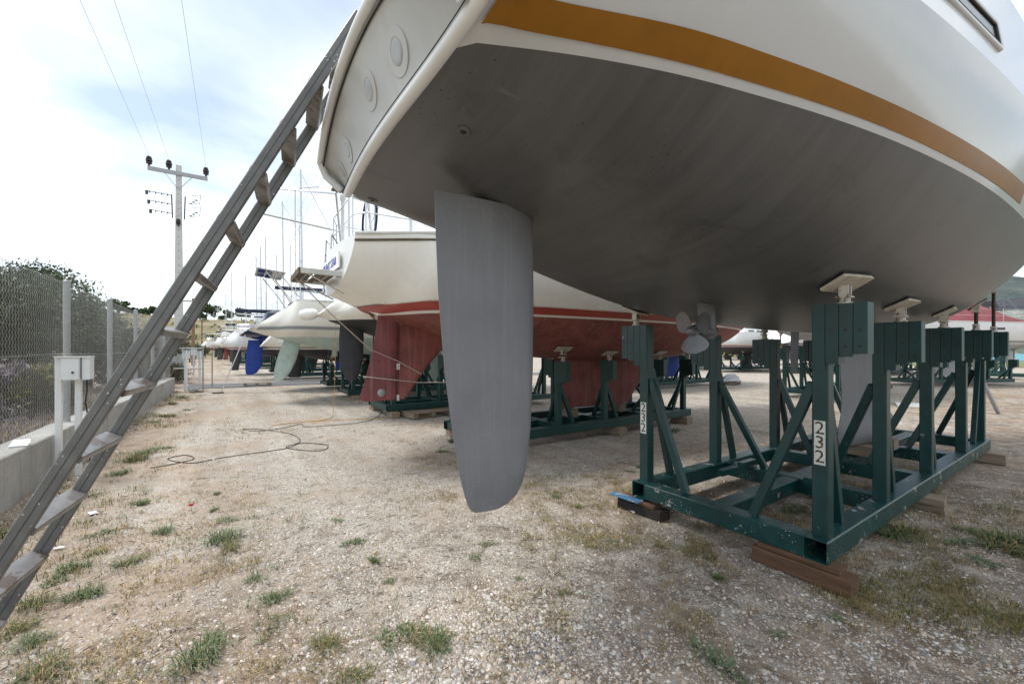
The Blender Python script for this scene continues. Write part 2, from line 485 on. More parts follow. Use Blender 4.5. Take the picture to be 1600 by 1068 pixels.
def ground_mat():
    m, t, b = new_mat('gravel_ground')
    co = coords(t)
    sp = t.nodes.new('ShaderNodeSeparateXYZ'); t.links.new(co, sp.inputs[0])
    # broad patches of bare sandy soil among pale gravel
    nA = N(t, 'ShaderNodeTexNoise', Scale=0.55, Detail=7.0, Roughness=0.62, Distortion=0.5); t.links.new(co, nA.inputs['Vector'])
    nB = N(t, 'ShaderNodeTexNoise', Scale=2.6, Detail=8.0, Roughness=0.7); t.links.new(co, nB.inputs['Vector'])
    nC = N(t, 'ShaderNodeTexNoise', Scale=14.0, Detail=6.0, Roughness=0.7); t.links.new(co, nC.inputs['Vector'])
    # gravel grain: two voronoi sizes with a random tone per cell
    v1 = N(t, 'ShaderNodeTexVoronoi', Scale=75.0); t.links.new(co, v1.inputs['Vector'])
    v2 = N(t, 'ShaderNodeTexVoronoi', Scale=190.0); t.links.new(co, v2.inputs['Vector'])
    h1 = N(t, 'ShaderNodeSeparateColor'); t.links.new(v1.outputs['Color'], h1.inputs[0])
    h2 = N(t, 'ShaderNodeSeparateColor'); t.links.new(v2.outputs['Color'], h2.inputs[0])
    g1 = ramp(t, h1.outputs[0], [(0.0, (0.10, 0.09, 0.08)), (0.25, (0.27, 0.255, 0.235)), (0.6, (0.45, 0.405, 0.345)), (0.85, (0.53, 0.44, 0.345)), (1.0, (0.72, 0.70, 0.68))]).outputs[0]
    g2 = ramp(t, h2.outputs[0], [(0.0, (0.18, 0.162, 0.14)), (0.5, (0.43, 0.395, 0.345)), (1.0, (0.62, 0.585, 0.535))]).outputs[0]
    gsel = ramp(t, nC.outputs['Fac'], [(0.44, (0, 0, 0)), (0.56, (1, 1, 1))]).outputs[0]
    grav = mixc(t, gsel, g1, g2)
    soil = ramp(t, nB.outputs['Fac'], [(0.25, (0.23, 0.155, 0.10)), (0.55, (0.36, 0.265, 0.185)), (0.8, (0.46, 0.365, 0.28))]).outputs[0]
    soil = mixc(t, 0.35, soil, g2)
    # more soil near the wall and towards the viewer, mostly gravel in the open lane
    ad = N(t, 'ShaderNodeMath', operation='ADD'); t.links.new(nA.outputs['Fac'], ad.inputs[0])
    mb = N(t, 'ShaderNodeMath', operation='MULTIPLY'); mb.inputs[1].default_value = 0.45
    t.links.new(nB.outputs['Fac'], mb.inputs[0]); t.links.new(mb.outputs[0], ad.inputs[1])
    zx = N(t, 'ShaderNodeMapRange'); t.links.new(sp.outputs['X'], zx.inputs['Value'])
    zx.inputs['From Min'].default_value = -1.6; zx.inputs['From Max'].default_value = 0.6
    zx.inputs['To Min'].default_value = 0.12; zx.inputs['To Max'].default_value = -0.05
    a2 = N(t, 'ShaderNodeMath', operation='ADD'); t.links.new(ad.outputs[0], a2.inputs[0]); t.links.new(zx.outputs[0], a2.inputs[1])
    zy = N(t, 'ShaderNodeMapRange'); t.links.new(sp.outputs['Y'], zy.inputs['Value'])
    zy.inputs['From Min'].default_value = 1.6; zy.inputs['From Max'].default_value = 5.0
    zy.inputs['To Min'].default_value = 0.085; zy.inputs['To Max'].default_value = -0.02
    a4 = N(t, 'ShaderNodeMath', operation='ADD'); t.links.new(a2.outputs[0], a4.inputs[0]); t.links.new(zy.outputs[0], a4.inputs[1])
    sf = ramp(t, a4.outputs[0], [(0.66, (0, 0, 0)), (0.84, (1, 1, 1))]).outputs[0]
    c = mixc(t, sf, grav, soil)
    cT = coords(t, scale=(1.5, 0.10, 1)); nT = N(t, 'ShaderNodeTexNoise', Scale=1.0, Detail=4.0, Roughness=0.6); t.links.new(cT, nT.inputs['Vector'])
    rT = ramp(t, nT.outputs['Fac'], [(0.35, (0.84, 0.82, 0.79)), (0.62, (1.12, 1.12, 1.12))]).outputs[0]
    c = mixc(t, 1.0, c, rT, 'MULTIPLY')
    # dark crumbs and humus stains
    nD = N(t, 'ShaderNodeTexNoise', Scale=4.5, Detail=9.0, Roughness=0.78, Distortion=0.8)
    cD = coords(t, loc=(5, 9, 2)); t.links.new(cD, nD.inputs['Vector'])
    a3 = N(t, 'ShaderNodeMath', operation='ADD'); t.links.new(nD.outputs['Fac'], a3.inputs[0]); t.links.new(zy.outputs[0], a3.inputs[1])
    df = ramp(t, a3.outputs[0], [(0.50, (0, 0, 0)), (0.67, (1, 1, 1))]).outputs[0]
    mdf = N(t, 'ShaderNodeMath', operation='MULTIPLY'); mdf.inputs[1].default_value = 0.78; t.links.new(df, mdf.inputs[0])
    c = mixc(t, mdf.outputs[0], c, (0.13, 0.095, 0.066))
    t.links.new(c, b.inputs['Base Color'])
    b.inputs['Roughness'].default_value = 0.95; b.inputs['Specular IOR Level'].default_value = 0.15
    ma = N(t, 'ShaderNodeMath', operation='MULTIPLY'); ma.inputs[1].default_value = -0.6; t.links.new(v1.outputs['Distance'], ma.inputs[0])
    mh = N(t, 'ShaderNodeMath', operation='ADD'); t.links.new(ma.outputs[0], mh.inputs[0]); t.links.new(nC.outputs['Fac'], mh.inputs[1])
    bp = N(t, 'ShaderNodeBump', Strength=0.8, Distance=0.012); t.links.new(mh.outputs[0], bp.inputs['Height'])
    t.links.new(bp.outputs[0], b.inputs['Normal'])
    return m


def land_mat(name, c1, c2, c3, scale=0.05, bump=0.5):
    m, t, b = new_mat(name)
    co = coords(t)
    n1 = N(t, 'ShaderNodeTexNoise', Scale=scale, Detail=9.0, Roughness=0.68); t.links.new(co, n1.inputs['Vector'])
    n2 = N(t, 'ShaderNodeTexNoise', Scale=scale * 14, Detail=6.0, Roughness=0.7); t.links.new(co, n2.inputs['Vector'])
    a = mixc(t, 0.45, n1.outputs['Color'], n2.outputs['Color'])
    c = ramp(t, a, [(0.42, c1), (0.5, c2), (0.57, c3)]).outputs[0]
    t.links.new(c, b.inputs['Base Color']); b.inputs['Roughness'].default_value = 0.95
    b.inputs['Specular IOR Level'].default_value = 0.1
    return m


M['ground'] = ground_mat()
M['field'] = land_mat('dry_field', (0.16, 0.14, 0.06), (0.33, 0.28, 0.16), (0.42, 0.38, 0.28), 0.6)
M['hill_gold'] = land_mat('dry_grass_hill', (0.085, 0.10, 0.05), (0.21, 0.18, 0.10), (0.31, 0.26, 0.165), 0.06)
M['hill_rock'] = land_mat('scrub_hill', (0.045, 0.07, 0.04), (0.12, 0.14, 0.11), (0.30, 0.30, 0.29), 0.03)
M['hill_green'] = land_mat('hazed_forest_hill', (0.05, 0.068, 0.066), (0.07, 0.09, 0.085), (0.11, 0.125, 0.115), 0.03)  # muted bluish greens: distance haze put into the colour

# ------------------------------------------------------------------ the ground
def gz(x, y):
    """gentle unevenness of the yard (a few centimetres at most)"""
    a = 0.022 * mnoise.noise(Vector((x * 0.45, y * 0.45, 0.3))) + 0.008 * mnoise.noise(Vector((x * 2.1, y * 2.1, 4.0)))
    wall = max(0.0, min(1.0, (-1.1 - x) / 0.7)) if x > -2.6 else 0.0
    return a + 0.05 * wall * wall - 0.01


def axis(lo, hi, n, far):
    a = list(np.linspace(lo, hi, n))
    s = (hi - lo) / n
    x = hi
    while x < far:
        s *= 1.35; x += s; a.append(x)
    s = (hi - lo) / n; x = lo
    while x > -far:
        s *= 1.35; x -= s; a.insert(0, x)
    return a


gx = axis(-2.6, 7.5, 150, 1500); gy = axis(-0.5, 9.0, 140, 1500)
near = lambda x, y: max(0.0, min(1.0, 1.5 - max(abs(x - 2.5), abs(y - 4.5)) / 30.0))
rows = [[(x, y, gz(x, y) * near(x, y)) for x in gx] for y in gy]
g = MB().grid(rows).build('ground', M['ground'], smooth=180)
g['kind'] = 'structure'

rd = MB()
rd.grid([[(x, y, 0.012) for x in np.linspace(-60, 120, 40)] for y in (21.9, 23.0, 24.6)])
o = rd.build('road', M['asphalt']); o['kind'] = 'structure'

fl = MB()
fl.grid([[(x, y, 0.02 + (0.25 * mnoise.noise(Vector((x * .12, y * .12, 1.0))) + 0.1) * (x < -3.5)) for x in (-120, -90, -60, -40, -30, -20, -15, -10, -7, -5, -3.5, -2.13)] for y in np.linspace(-20, 21.5, 40)])
o = fl.build('field', M['field'], smooth=180); o['kind'] = 'structure'


def ring(name, mat, az0, az1, r0, r1, hf, nr=18, na=90, base=-0.5):
    """hill slope between two distances; az measured in photograph pixels so that it runs past the frame"""
    def surf(u, t):
        k = (u - 800.0) / 650.0
        p = Vector((SF + CF * k, CF - SF * k, 0)).normalized() * (r0 + (r1 - r0) * t)
        r = r0 + (r1 - r0) * t
        hh = hf(u) * (t * t * (3 - 2 * t))
        hh *= 1 + 0.10 * mnoise.noise(Vector((p.x * 0.02, p.y * 0.02, 3.0)))
        hh += (0.006 * r) * mnoise.noise(Vector((p.x * 0.05, p.y * 0.05, 8.0))) * t
        return (p.x, p.y, base + hh)
    mb = MB()
    rows = [[surf(az0 + (az1 - az0) * j / na, i / nr) for j in range(na + 1)] for i in range(nr + 1)]
    mb.grid(rows, flip=True)
    o = mb.build(name, mat, smooth=180)
    o['kind'] = 'structure'
    return surf


hill_surf = ring('hill_dry', M['hill_gold'], -1500, 1150, 85, 210, lambda u: 15.2 + 0.8 * math.sin(u * 0.012), base=-0.6, na=180)
ring('hill_scrub', M['hill_rock'], 1000, 3600, 330, 560, lambda u: 44 + 8 * math.sin(u * 0.006 + 1.0), base=-0.6)
ring('hill_forest', M['hill_green'], 900, 3600, 600, 950, lambda u: 108 + 8 * math.sin(u * 0.01), base=-0.6)

mw, t_, b_ = new_mat('sea_water')
b_.inputs['Base Color'].default_value = (0.05, 0.30, 0.36, 1); b_.inputs['Roughness'].default_value = 0.25
nw = N(t_, 'ShaderNodeTexNoise', Scale=0.6, Detail=4.0)
t_.links.new(coords(t_), nw.inputs['Vector'])
bw_ = N(t_, 'ShaderNodeBump', Strength=0.4, Distance=0.2); t_.links.new(nw.outputs['Fac'], bw_.inputs['Height']); t_.links.new(bw_.outputs[0], b_.inputs['Normal'])
s_ = MB(); rows = []
for r in (100, 150, 220, 345):
    row = []
    for u in np.linspace(1330, 3600, 40):
        k = (u - 800.0) / 650.0
        dr = Vector((SF + CF * k, CF - SF * k, 0)).normalized() * (r + (8 * math.sin(u * 0.02) if r == 100 else 0)) * (1.25 if u < 1400 else 1)
        row.append((dr.x, dr.y, 0.05))
    rows.append(row)
o = s_.grid(rows, flip=True).build('sea', mw); o['kind'] = 'structure'
v_ = MB(); rows = []
for r in (62, 80, 103):
    row = []
    for u in np.linspace(1330, 3600, 40):
        k = (u - 800.0) / 650.0
        dr = Vector((SF + CF * k, CF - SF * k, 0)).normalized() * r
        row.append((dr.x, dr.y, 0.03))
    rows.append(row)
M['lawn'] = land_mat('shore_grass', (0.09, 0.12, 0.05), (0.17, 0.19, 0.09), (0.26, 0.25, 0.15), 0.4)
o = v_.grid(rows, flip=True).build('shore_grass_ground', M['lawn']); o['kind'] = 'structure'


# ------------------------------------------------------------------ hull shape
def interp(xs, ys):
    """monotone-ish cubic (Catmull-Rom) through the given points"""
    xs = np.array(xs, float); ys = np.array(ys, float)
    d = np.gradient(ys, xs)
    def f(x):
        x = min(max(x, xs[0]), xs[-1])
        i = min(max(int(np.searchsorted(xs, x)) - 1, 0), len(xs) - 2)
        h = xs[i + 1] - xs[i]; t = (x - xs[i]) / h
        return float((2*t**3-3*t*t+1)*ys[i] + (t**3-2*t*t+t)*h*d[i] + (-2*t**3+3*t*t)*ys[i+1] + (t**3-t*t)*h*d[i+1])
    return f


class Hull:
    def __init__(s, X, zk, bw, B, zs, zw, a=2.2, af=None, rake=0.9, zr=None, bow=0.05, knuckle=None):
        s.x0, s.x1 = X[0], X[-1]
        s.zk, s.bw, s.B, s.zs = interp(X, zk), interp(X, bw), interp(X, B), interp(X, zs)
        s.zw, s.rake, s.bow = zw, rake, bow
        s.af = af or (lambda x: a)
        s.zr = zw if zr is None else zr
        s.knuckle = knuckle

    def p(s, x):
        zk, B, zs = s.zk(x), max(s.B(x), 0.01), s.zs(x)
        bw = min(max(s.bw(x), 0.0), B * 0.985)
        Hh = max(zs - zk, 0.02)
        q = min((zs - s.zw) / Hh, 0.995)
        if zk < s.zw - 0.01 and bw > 0.01:
            b = math.log(max(1 - (bw / B) ** s.af(x), 1e-4)) / math.log(q)
        else:
            b = 1.6
        return zk, B, zs, Hh, min(max(b, 0.75), 5.0)

    def pt(s, x, z, side=1):
        """point of the side at height z"""
        zk, B, zs, Hh, b = s.p(x)
        c = min(max((zs - z) / Hh, 0.0), 1.0)
        y = B * max(1 - c ** b, 0.0) ** (1 / s.af(x))
        if s.knuckle:
            zn = s.knuckle(x)
            if z > zn:
                cn = min(max((zs - zn) / Hh, 0.0), 1.0)
                yn = B * max(1 - cn ** b, 0.0) ** (1 / s.af(x))
                y = yn - 0.10 * (z - zn)
        return s.fix(x, side * y, z)

    def th(s, x, t, side=1):
        """point of the bottom, t in 0..1 from keel line to waterline"""
        zk, B, zs, Hh, b = s.p(x)
        q = min(max((zs - max(s.zw, zk)) / Hh, 0.0), 1.0)
        tw = math.acos(min(1.0, q ** (b / 2)))
        a = tw * t
        y = B * math.sin(a) ** (2 / s.af(x))
        z = zs - Hh * math.cos(a) ** (2 / b)
        return s.fix(x, side * y, z)

    def fix(s, x, y, z):
        wgt = max(0.0, 1 - (x - s.x0) / 1.6)
        off = s.bow * (y / 0.75) ** 2 + s.rake * max(0.0, z - s.zr)
        return Vector((x + off * wgt * wgt * (1 if off > 0 else 1), y, z))

    def z_at(s, x, y):
        zk, B, zs, Hh, b = s.p(x)
        y = min(abs(y), B * 0.999)
        return zs - Hh * max(1 - (y / B) ** s.af(x), 0) ** (1 / b)

    def stations(s, n):
        e = 1.0
        return [s.x0 + (s.x1 - s.x0) * (0.5 * (1 - math.cos(math.pi * (i / n))) * 0.55 + 0.45 * i / n) for i in range(n + 1)]

    def bottom(s, n=60, k=14):
        rows = []
        for x in s.stations(n):
            rows.append([s.th(x, 1 - i / k, -1) for i in range(k)] + [s.th(x, i / k, 1) for i in range(k + 1)])
        return MB().grid(rows, flip=True)

    def band(s, zf0, zf1, n=60, k=6, push=0.0, x0=None, x1=None):
        mb = MB()
        st = s.stations(n)
        if x0 is not None: st = [x for x in st if x > x0]; st.insert(0, x0)
        if x1 is not None: st = [x for x in st if x < x1] + [x1]
        for side in (-1, 1):
            rows = []
            for x in st:
                zk = s.zk(x)
                a, b = max(zf0(x), zk), max(zf1(x), zk)
                r = [s.pt(x, a + (b - a) * i / k, side) for i in range(k + 1)]
                if push: r = [p + Vector((0, side * push, -push * 0.5)) for p in r]
                rows.append(r)
            mb.grid(rows, flip=(side > 0))
        return mb

    def closing(s, z0, z1, k=12, ky=10):
        """stern face between two heights at the aft edge"""
        rows = []
        for i in range(k + 1):
            z = z0 + (z1 - z0) * i / k
            e = s.pt(s.x0, z, 1)
            row = []
            for j in range(-ky, ky + 1):
                y = e.y * j / ky
                x = e.x - s.bow * ((e.y / 0.75) ** 2 - (y / 0.75) ** 2)
                row.append(Vector((x, y, z)))
            rows.append(row)
        return MB().grid(rows)

    def transom_full(s, k=14, ky=10):
        """whole stern face from the keel line up to the sheer"""
        zk, zs = s.zk(s.x0), s.zs(s.x0)
        rows = []
        for i in range(k + 1):
            t = i / k
            z = zk + (zs - zk) * t ** 1.6
            e = s.pt(s.x0, z, 1)
            rows.append([Vector((e.x - s.bow * ((e.y / 0.75) ** 2 - (e.y * j / ky / 0.75) ** 2), e.y * j / ky, z)) for j in range(-ky, ky + 1)])
        return MB().grid(rows)

    def deck(s, n=30, camber=0.06):
        rows = []
        for x in s.stations(n):
            zs = s.zs(x)
            e = s.pt(x, zs, 1)
            rows.append([Vector((e.x, e.y * j / 6, zs + camber * (1 - (j / 6) ** 2))) for j in range(-6, 7)])
        return MB().grid(rows, flip=True)


# ------------------------------------------------------------------ the near yacht
YC = 1.97
def cst(v): return lambda x: v
nh = Hull(
    X=[0.565, 0.9, 1.26, 1.8, 2.4, 3.34, 5.08, 6.3, 7.5, 9.0, 10.3, 11.1, 11.6, 12.0],
    zk=[2.565, 2.485, 2.405, 2.28, 2.14, 1.97, 1.86, 1.84, 1.88, 2.03, 2.28, 2.60, 3.05, 3.80],
    bw=[0.755, 0.90, 1.025, 1.163, 1.29, 1.425, 1.525, 1.49, 1.36, 0.98, 0.48, 0.06, 0.0, 0.0],
    B=[1.27, 1.38, 1.48, 1.60, 1.70, 1.82, 1.93, 1.94, 1.88, 1.62, 1.20, 0.78, 0.45, 0.05],
    zs=[3.74, 3.74, 3.74, 3.74, 3.74, 3.74, 3.74, 3.75, 3.76, 3.79, 3.82, 3.84, 3.85, 3.86],
    zw=2.60, rake=0.75, zr=2.66, bow=0.05, knuckle=lambda x: 3.02,
    af=interp([0.565, 3.5, 5.2, 7.5, 9.5, 12.0], [3.3, 3.7, 3.3, 2.5, 2.0, 1.8]))
nb = thing('sailing_yacht', 'large white yacht overhead with grey bottom, gold stripe and grey rudder', 'yacht', (0, YC - 0.05, 0))
HEEL = R(1.5)
nb.rotation_euler = (-HEEL, 0, 0)      # she stands a touch down to the far side
nh.bottom(90, 22).build('hull_bottom', M['antifoul'], nb, smooth=60)
nh.band(cst(2.60), lambda x: nh.zs(x), 90, 16).build('topsides', M['gelcoat'], nb, smooth=20)
def stripe_lo(x): return 2.620 + 0.004 * (x - 0.6)
hi_f = interp([0.5, 0.77, 1.2, 1.7, 2.5, 3.5, 4.75], [2.655, 2.668, 2.688, 2.698, 2.706, 2.716, 2.725])
def stripe_hi(x): return stripe_lo(x) + (hi_f(x) - stripe_lo(x)) * min(1.0, max(0.02, (4.80 - x) / 0.12))
nh.band(stripe_lo, stripe_hi, 110, 5, push=0.0022, x0=0.60, x1=4.80).build('gold_stripe', M['gold'], nb, smooth=60)
nh.deck().build('deck', M['white'], nb, smooth=60)

# stern: rim moulding, down-facing panel with round covers, lip of the bathing platform
def rim(y):
    """lower edge of the stern at half-breadth y"""
    z = nh.z_at(nh.x0, y)
    return nh.fix(nh.x0, y, z)
ys = np.linspace(-0.885, 0.885, 45)
def lip(y): return Vector((0.45 + 0.04 * y * y, y, 2.94 - 0.18 * y * y))
def endf(y): return min(1.0, max(0.0, (abs(y) - 0.70) / 0.16))
def panel(y, t):
    a, b = rim(y), lip(y * 0.985)
    p = a.lerp(b, t)
    n = Vector((-0.9, 0, -0.35)).normalized()
    return p - n * (0.030 * math.sin(math.pi * min(1, max(0, t))) ** 0.5 * 0.6)
rows = [[panel(y, t) for y in ys] for t in np.linspace(0.0, 1.0, 12)]
MB().grid(rows).build('stern_panel', M['transom'], nb, smooth=60)
rp = [nh.pt(nh.x0, z, -1) for z in np.linspace(3.72, 2.74, 16)] + [rim(y) for y in np.linspace(-0.92, 0.92, 40)] + [nh.pt(nh.x0, z, 1) for z in np.linspace(2.74, 3.72, 16)]
MB().tube([p + Vector((-0.004, 0, 0.010)) for p in rp], 0.026, 10).build('rim_moulding', M['white'], nb, smooth=60)
MB().tube([p + Vector((-0.031, 0, 0.026)) for p in rp[16:56]], 0.0022, 6).build('rim_seam', M['black'], nb, smooth=60)
yl = np.linspace(-0.88, 0.88, 40)
for sg in (-1, 1):
    col_ = [panel(sg * 0.885, t) for t in np.linspace(0, 1, 6)]
    out_ = [Vector((0.60, sg * 0.86, 2.64)), Vector((0.585, sg * 0.865, 2.665)), Vector((0.55, sg * 0.88, 2.70)), Vector((0.505, sg * 0.895, 2.74)), Vector((0.49, sg * 0.897, 2.77)), Vector((0.475, sg * 0.893, 2.80))]
    MB().grid([col_, out_]).grid([[p + Vector((0.004, 0, 0)) for p in out_], [p + Vector((0.004, 0, 0)) for p in col_]]).build('stern_corner', M['transom'], nb, smooth=60)
lp = [lip(y) + Vector((-0.012, 0, 0.02)) for y in yl]
eA = [Vector((0.59, -0.85, 2.655)), Vector((0.505, -0.885, 2.74))]; eB = [Vector((0.505, 0.885, 2.74)), Vector((0.59, 0.85, 2.655))]
MB().tube(eA + lp + eB, 0.023, 12).build('platform_lip', M['white'], nb, smooth=60)
MB().tube([lip(y) + Vector((0.004, 0, -0.012)) for y in yl], 0.0045, 6).build('lip_gap_dark', M['black'], nb, smooth=60)  # black tube stands in for the dark, shaded gap under the lip
pr = []
for i in range(5):
    t = i / 4
    pr.append([Vector(((0.44 + 0.04 * y * y) * (1 - t) + 0.95 * t, y * (1 + 0.12 * t), (2.945 - 0.17 * y * y) * (1 - t) + 2.96 * t)) for y in np.linspace(-0.88, 0.88, 15)])
MB().grid(pr).build('bathing_platform', M['offwhite'], nb, smooth=60)
for sg in (-1, 1):
    A_ = [Vector((0.595, sg * 0.862, 2.645)), Vector((0.505, sg * 0.897, 2.74)), Vector((0.475, sg * 0.895, 2.80)), Vector((0.50, sg * 0.90, 2.835))]
    B_ = [nh.pt(nh.x0, z, sg) for z in (2.665, 2.75, 2.85, 2.965)]
    sk = MB().grid([A_, B_]).grid([[p + Vector((0.004, 0, 0)) for p in B_], [p + Vector((0.004, 0, 0)) for p in A_]])
    sk.grid([[A_[3], B_[3]], [Vector((0.95, sg * 0.98, 2.96)), Vector((0.98, sg * 1.12, 2.97))]])
    sk.build('platform_skirt', M['transom'], nb, smooth=40)
nh.closing(2.66, 3.73).build('stern_wall', M['transom'], nb, smooth=60)

def disc_on(name, y, t, r, mats):
    p = panel(y, t)
    du = (panel(y + 0.02, t) - panel(y - 0.02, t)).normalized()
    dt = (panel(y, t + 0.05) - panel(y, t - 0.05)).normalized()
    n = du.cross(dt).normalized()
    if n.x > 0: n = -n
    Mx = Matrix.Translation(p) @ n.to_track_quat('Z', 'Y').to_matrix().to_4x4()
    o = MB().lathe([(r * 1.12, -0.004), (r * 1.12, 0.004), (r * 1.09, 0.0055), (r * 0.66, 0.0058), (r * 0.63, 0.0045)], 28, Mx).build(name, mats[0], nb, smooth=30)
    MB().lathe([(r * 0.60, 0.0050), (r * 0.55, 0.0070), (r * 0.3, 0.0075)], 28, Mx).build('cover_centre', mats[1], o, smooth=30)
for y, t, r in ((-0.41, 0.50, 0.076), (-0.07, 0.55, 0.074), (0.455, 0.47, 0.060), (0.70, 0.42, 0.055)):
    disc_on('round_cover', y, t, r, (M['transom'], M['lens']))

# two through-hull fittings in the bottom
for (x, y) in ((0.80, -0.42), (0.70, 0.66)):
    z = nh.z_at(x, y) 
    n = Vector(((nh.z_at(x + .05, y) - nh.z_at(x - .05, y)) / .1, (nh.z_at(x, y + .05) - nh.z_at(x, y - .05)) / .1, -1)).normalized()
    p = nh.fix(x, y, z)
    Mx = Matrix.Translation(p) @ n.to_track_quat('Z', 'Y').to_matrix().to_4x4()
    o = MB().lathe([(0.03, -0.01), (0.03, 0.004), (0.024, 0.008), (0.014, 0.008), (0.013, 0.002)], 20, Mx).build('through_hull', M['antifoul'], nb, smooth=30)
    MB().lathe([(0.0125, 0.0025), (0.001, 0.0026)], 14, Mx).build('bore', M['rust'], o)

# rudder
rs = []
prof = [(2.40, 1.475, 0.860), (2.20, 1.478, 0.865), (1.9, 1.475, 0.875), (1.5, 1.462, 0.905), (1.15, 1.437, 0.950), (0.95, 1.405, 0.985),
        (0.85, 1.375, 1.010), (0.79, 1.335, 1.030), (0.755, 1.28, 1.050), (0.742, 1.22, 1.075)]
for z, xl, xt in prof:
    rs.append((z, xl, xt, 0.125 if z > 0.9 else max(0.03, 0.125 - (0.9 - z) * 0.5)))
rm = MB().foil(rs, 0.0, 14)
# top edge slopes a little: lift the aft top corner
rm.v = [(x, y, z + (0.02 * (1.47 - x) / 0.6 if z > 2.39 else 0.0)) for x, y, z in rm.v]
rud = rm.build('rudder', M['rudder_grey'], nb, smooth=50)
MB().lathe([(0.06, 2.30), (0.06, 2.46)], 20, Matrix.Translation((1.34, 0, 0))).build('rudder_stock', M['black'], rud, smooth=40)
MB().lathe([(0.10, 2.405), (0.10, 2.425), (0.085, 2.428)], 24, Matrix.Translation((1.34, 0, 0))).build('rudder_bearing', M['steel_dark'], rud, smooth=40)

# sail-drive leg and propeller
leg = MB().foil([(2.06, 3.37, 3.16, 0.13), (1.9, 3.36, 3.16, 0.13), (1.78, 3.36, 3.15, 0.13), (1.70, 3.33, 3.17, 0.10)], 0.0, 10).build('drive_leg', M['antifoul'], nb, smooth=50)
RX = Matrix.Translation((0, 0, 1.76)) @ Matrix.Rotation(R(90), 4, 'Y')
MB().lathe([(0.01, 3.42), (0.05, 3.38), (0.065, 3.28), (0.06, 3.14)], 18, RX).build('drive_torpedo', M['antifoul'], leg, smooth=50)
prop = thing('propeller', '', '')
for k_ in ('label', 'category'): del prop[k_]
prop.parent = nb; prop.location = (3.09, 0, 1.76); prop.scale = (0.84, 0.84, 0.84)
MB().lathe([(0.012, -0.10), (0.03, -0.085), (0.045, -0.05), (0.052, 0.04)], 18, Matrix.Rotation(R(90), 4, 'Y')).build('propeller_hub', M['bronze_grey'], prop, smooth=50)
def blade(a):
    mb = MB(); n1, n2 = 9, 7
    rows = []
    for i in range(n1 + 1):
        t = i / n1; r = 0.035 + 0.185 * t
        wd = 0.098 * (0.35 + 2.0 * t * (1 - t) + 0.75 * t) * (math.sqrt(max(0, 1 - max(0, (t - 0.55) / 0.45) ** 2)))
        tw = R(70) - R(12) * t
        row = []
        for j in range(n2 + 1):
            q = (j / n2 - 0.5) * 2 * wd
            row.append(Vector((q * math.cos(tw) - 0.02 * t, q * math.sin(tw), r)))
        rows.append(row)
    mb.grid(rows)
    back = [[p + Vector((0.006, 0, 0)) for p in r] for r in rows]
    mb.grid(back, flip=True)
    Mx = Matrix.Rotation(a, 4, 'X')
    mb.v = [tuple(Mx @ Vector(p)) for p in mb.v]
    return mb
for a in (R(-50), R(58), R(172)):
    blade(a).build('propeller_blade', M['bronze_grey'], prop, smooth=50)

# fin keel with bulb
kl = MB().foil([(1.98, 7.75, 6.05, 0.26), (1.6, 7.70, 6.10, 0.22), (1.1, 7.62, 6.14, 0.20), (0.85, 7.62, 6.10, 0.20), (0.70, 7.75, 6.02, 0.30),
                (0.56, 7.80, 5.98, 0.36), (0.46, 7.70, 6.02, 0.30), (0.425, 7.60, 6.10, 0.20)], 0.0, 12)
kl.build('keel', M['rudder_grey'], nb, smooth=60)

# recessed window in the topside
def side_frame(x0, x1, z0, z1, push):
    return [nh.pt(x, z, -1) + Vector((0, push, 0)) for x, z in ((x0, z0), (x1, z0), (x1, z1), (x0, z1))]
for (x0, x1) in ((2.65, 3.42), (5.6, 6.4)):
    zb = 3.175
    q = side_frame(x0, x1, zb, zb + 0.15, -0.004)
    fr = MB()
    for i in range(4):
        fr.tube([q[i], q[(i + 1) % 4]], 0.014, 8)
    wo_ = fr.build('hull_window', M['gelcoat'], nb, smooth=60)
    q2 = side_frame(x0 + 0.022, x1 - 0.022, zb + 0.02, zb + 0.13, -0.008)
    gk = MB()
    for i in range(4): gk.tube([q2[i], q2[(i + 1) % 4]], 0.007, 8)
    gk.build('window_gasket', M['black'], wo_, smooth=60)
    MB().add(side_frame(x0, x1, zb, zb + 0.15, -0.006), [(0, 1, 2, 3)]).build('window_pane', M['glass'], wo_)
# low cabin and guard rail above (out of the picture)
cb = MB()
cr = []
for x, hw, z in ((2.6, 0.9, 3.80), (2.75, 0.88, 4.12), (5.0, 0.85, 4.2), (8.2, 0.55, 4.05), (8.9, 0.45, 3.84)):
    cr.append([Vector((x, -hw, 3.74)), Vector((x, -hw * 0.86, z)), Vector((x, 0, z + 0.06)), Vector((x, hw * 0.86, z)), Vector((x, hw, 3.74))])
cb.grid(cr, flip=True).build('coachroof', M['white'], nb, smooth=30)


# ------------------------------------------------------------------ text
def text_part(name, s, size, mat, parent, mat4, ext=0.001):
    cu = bpy.data.curves.new(name, 'FONT'); cu.body = s; cu.size = size; cu.extrude = ext
    cu.align_x = 'CENTER'; cu.align_y = 'CENTER'; cu.resolution_u = 3
    tmp = bpy.data.objects.new(name + '_tmp', cu); COL.objects.link(tmp)
    dg = bpy.context.evaluated_depsgraph_get()
    me = bpy.data.meshes.new_from_object(tmp.evaluated_get(dg))
    bpy.data.objects.remove(tmp); bpy.data.curves.remove(cu)
    me.name = name; me.materials.clear(); me.materials.append(mat)
    o = bpy.data.objects.new(name, me); COL.objects.link(o); o.parent = parent
    o.matrix_local = mat4
    return o


def face_matrix(p, xdir, ydir):
    x = Vector(xdir).normalized(); y = Vector(ydir).normalized(); z = x.cross(y)
    m = Matrix((x, y, z)).transposed().to_4x4(); m.translation = Vector(p)
    return m


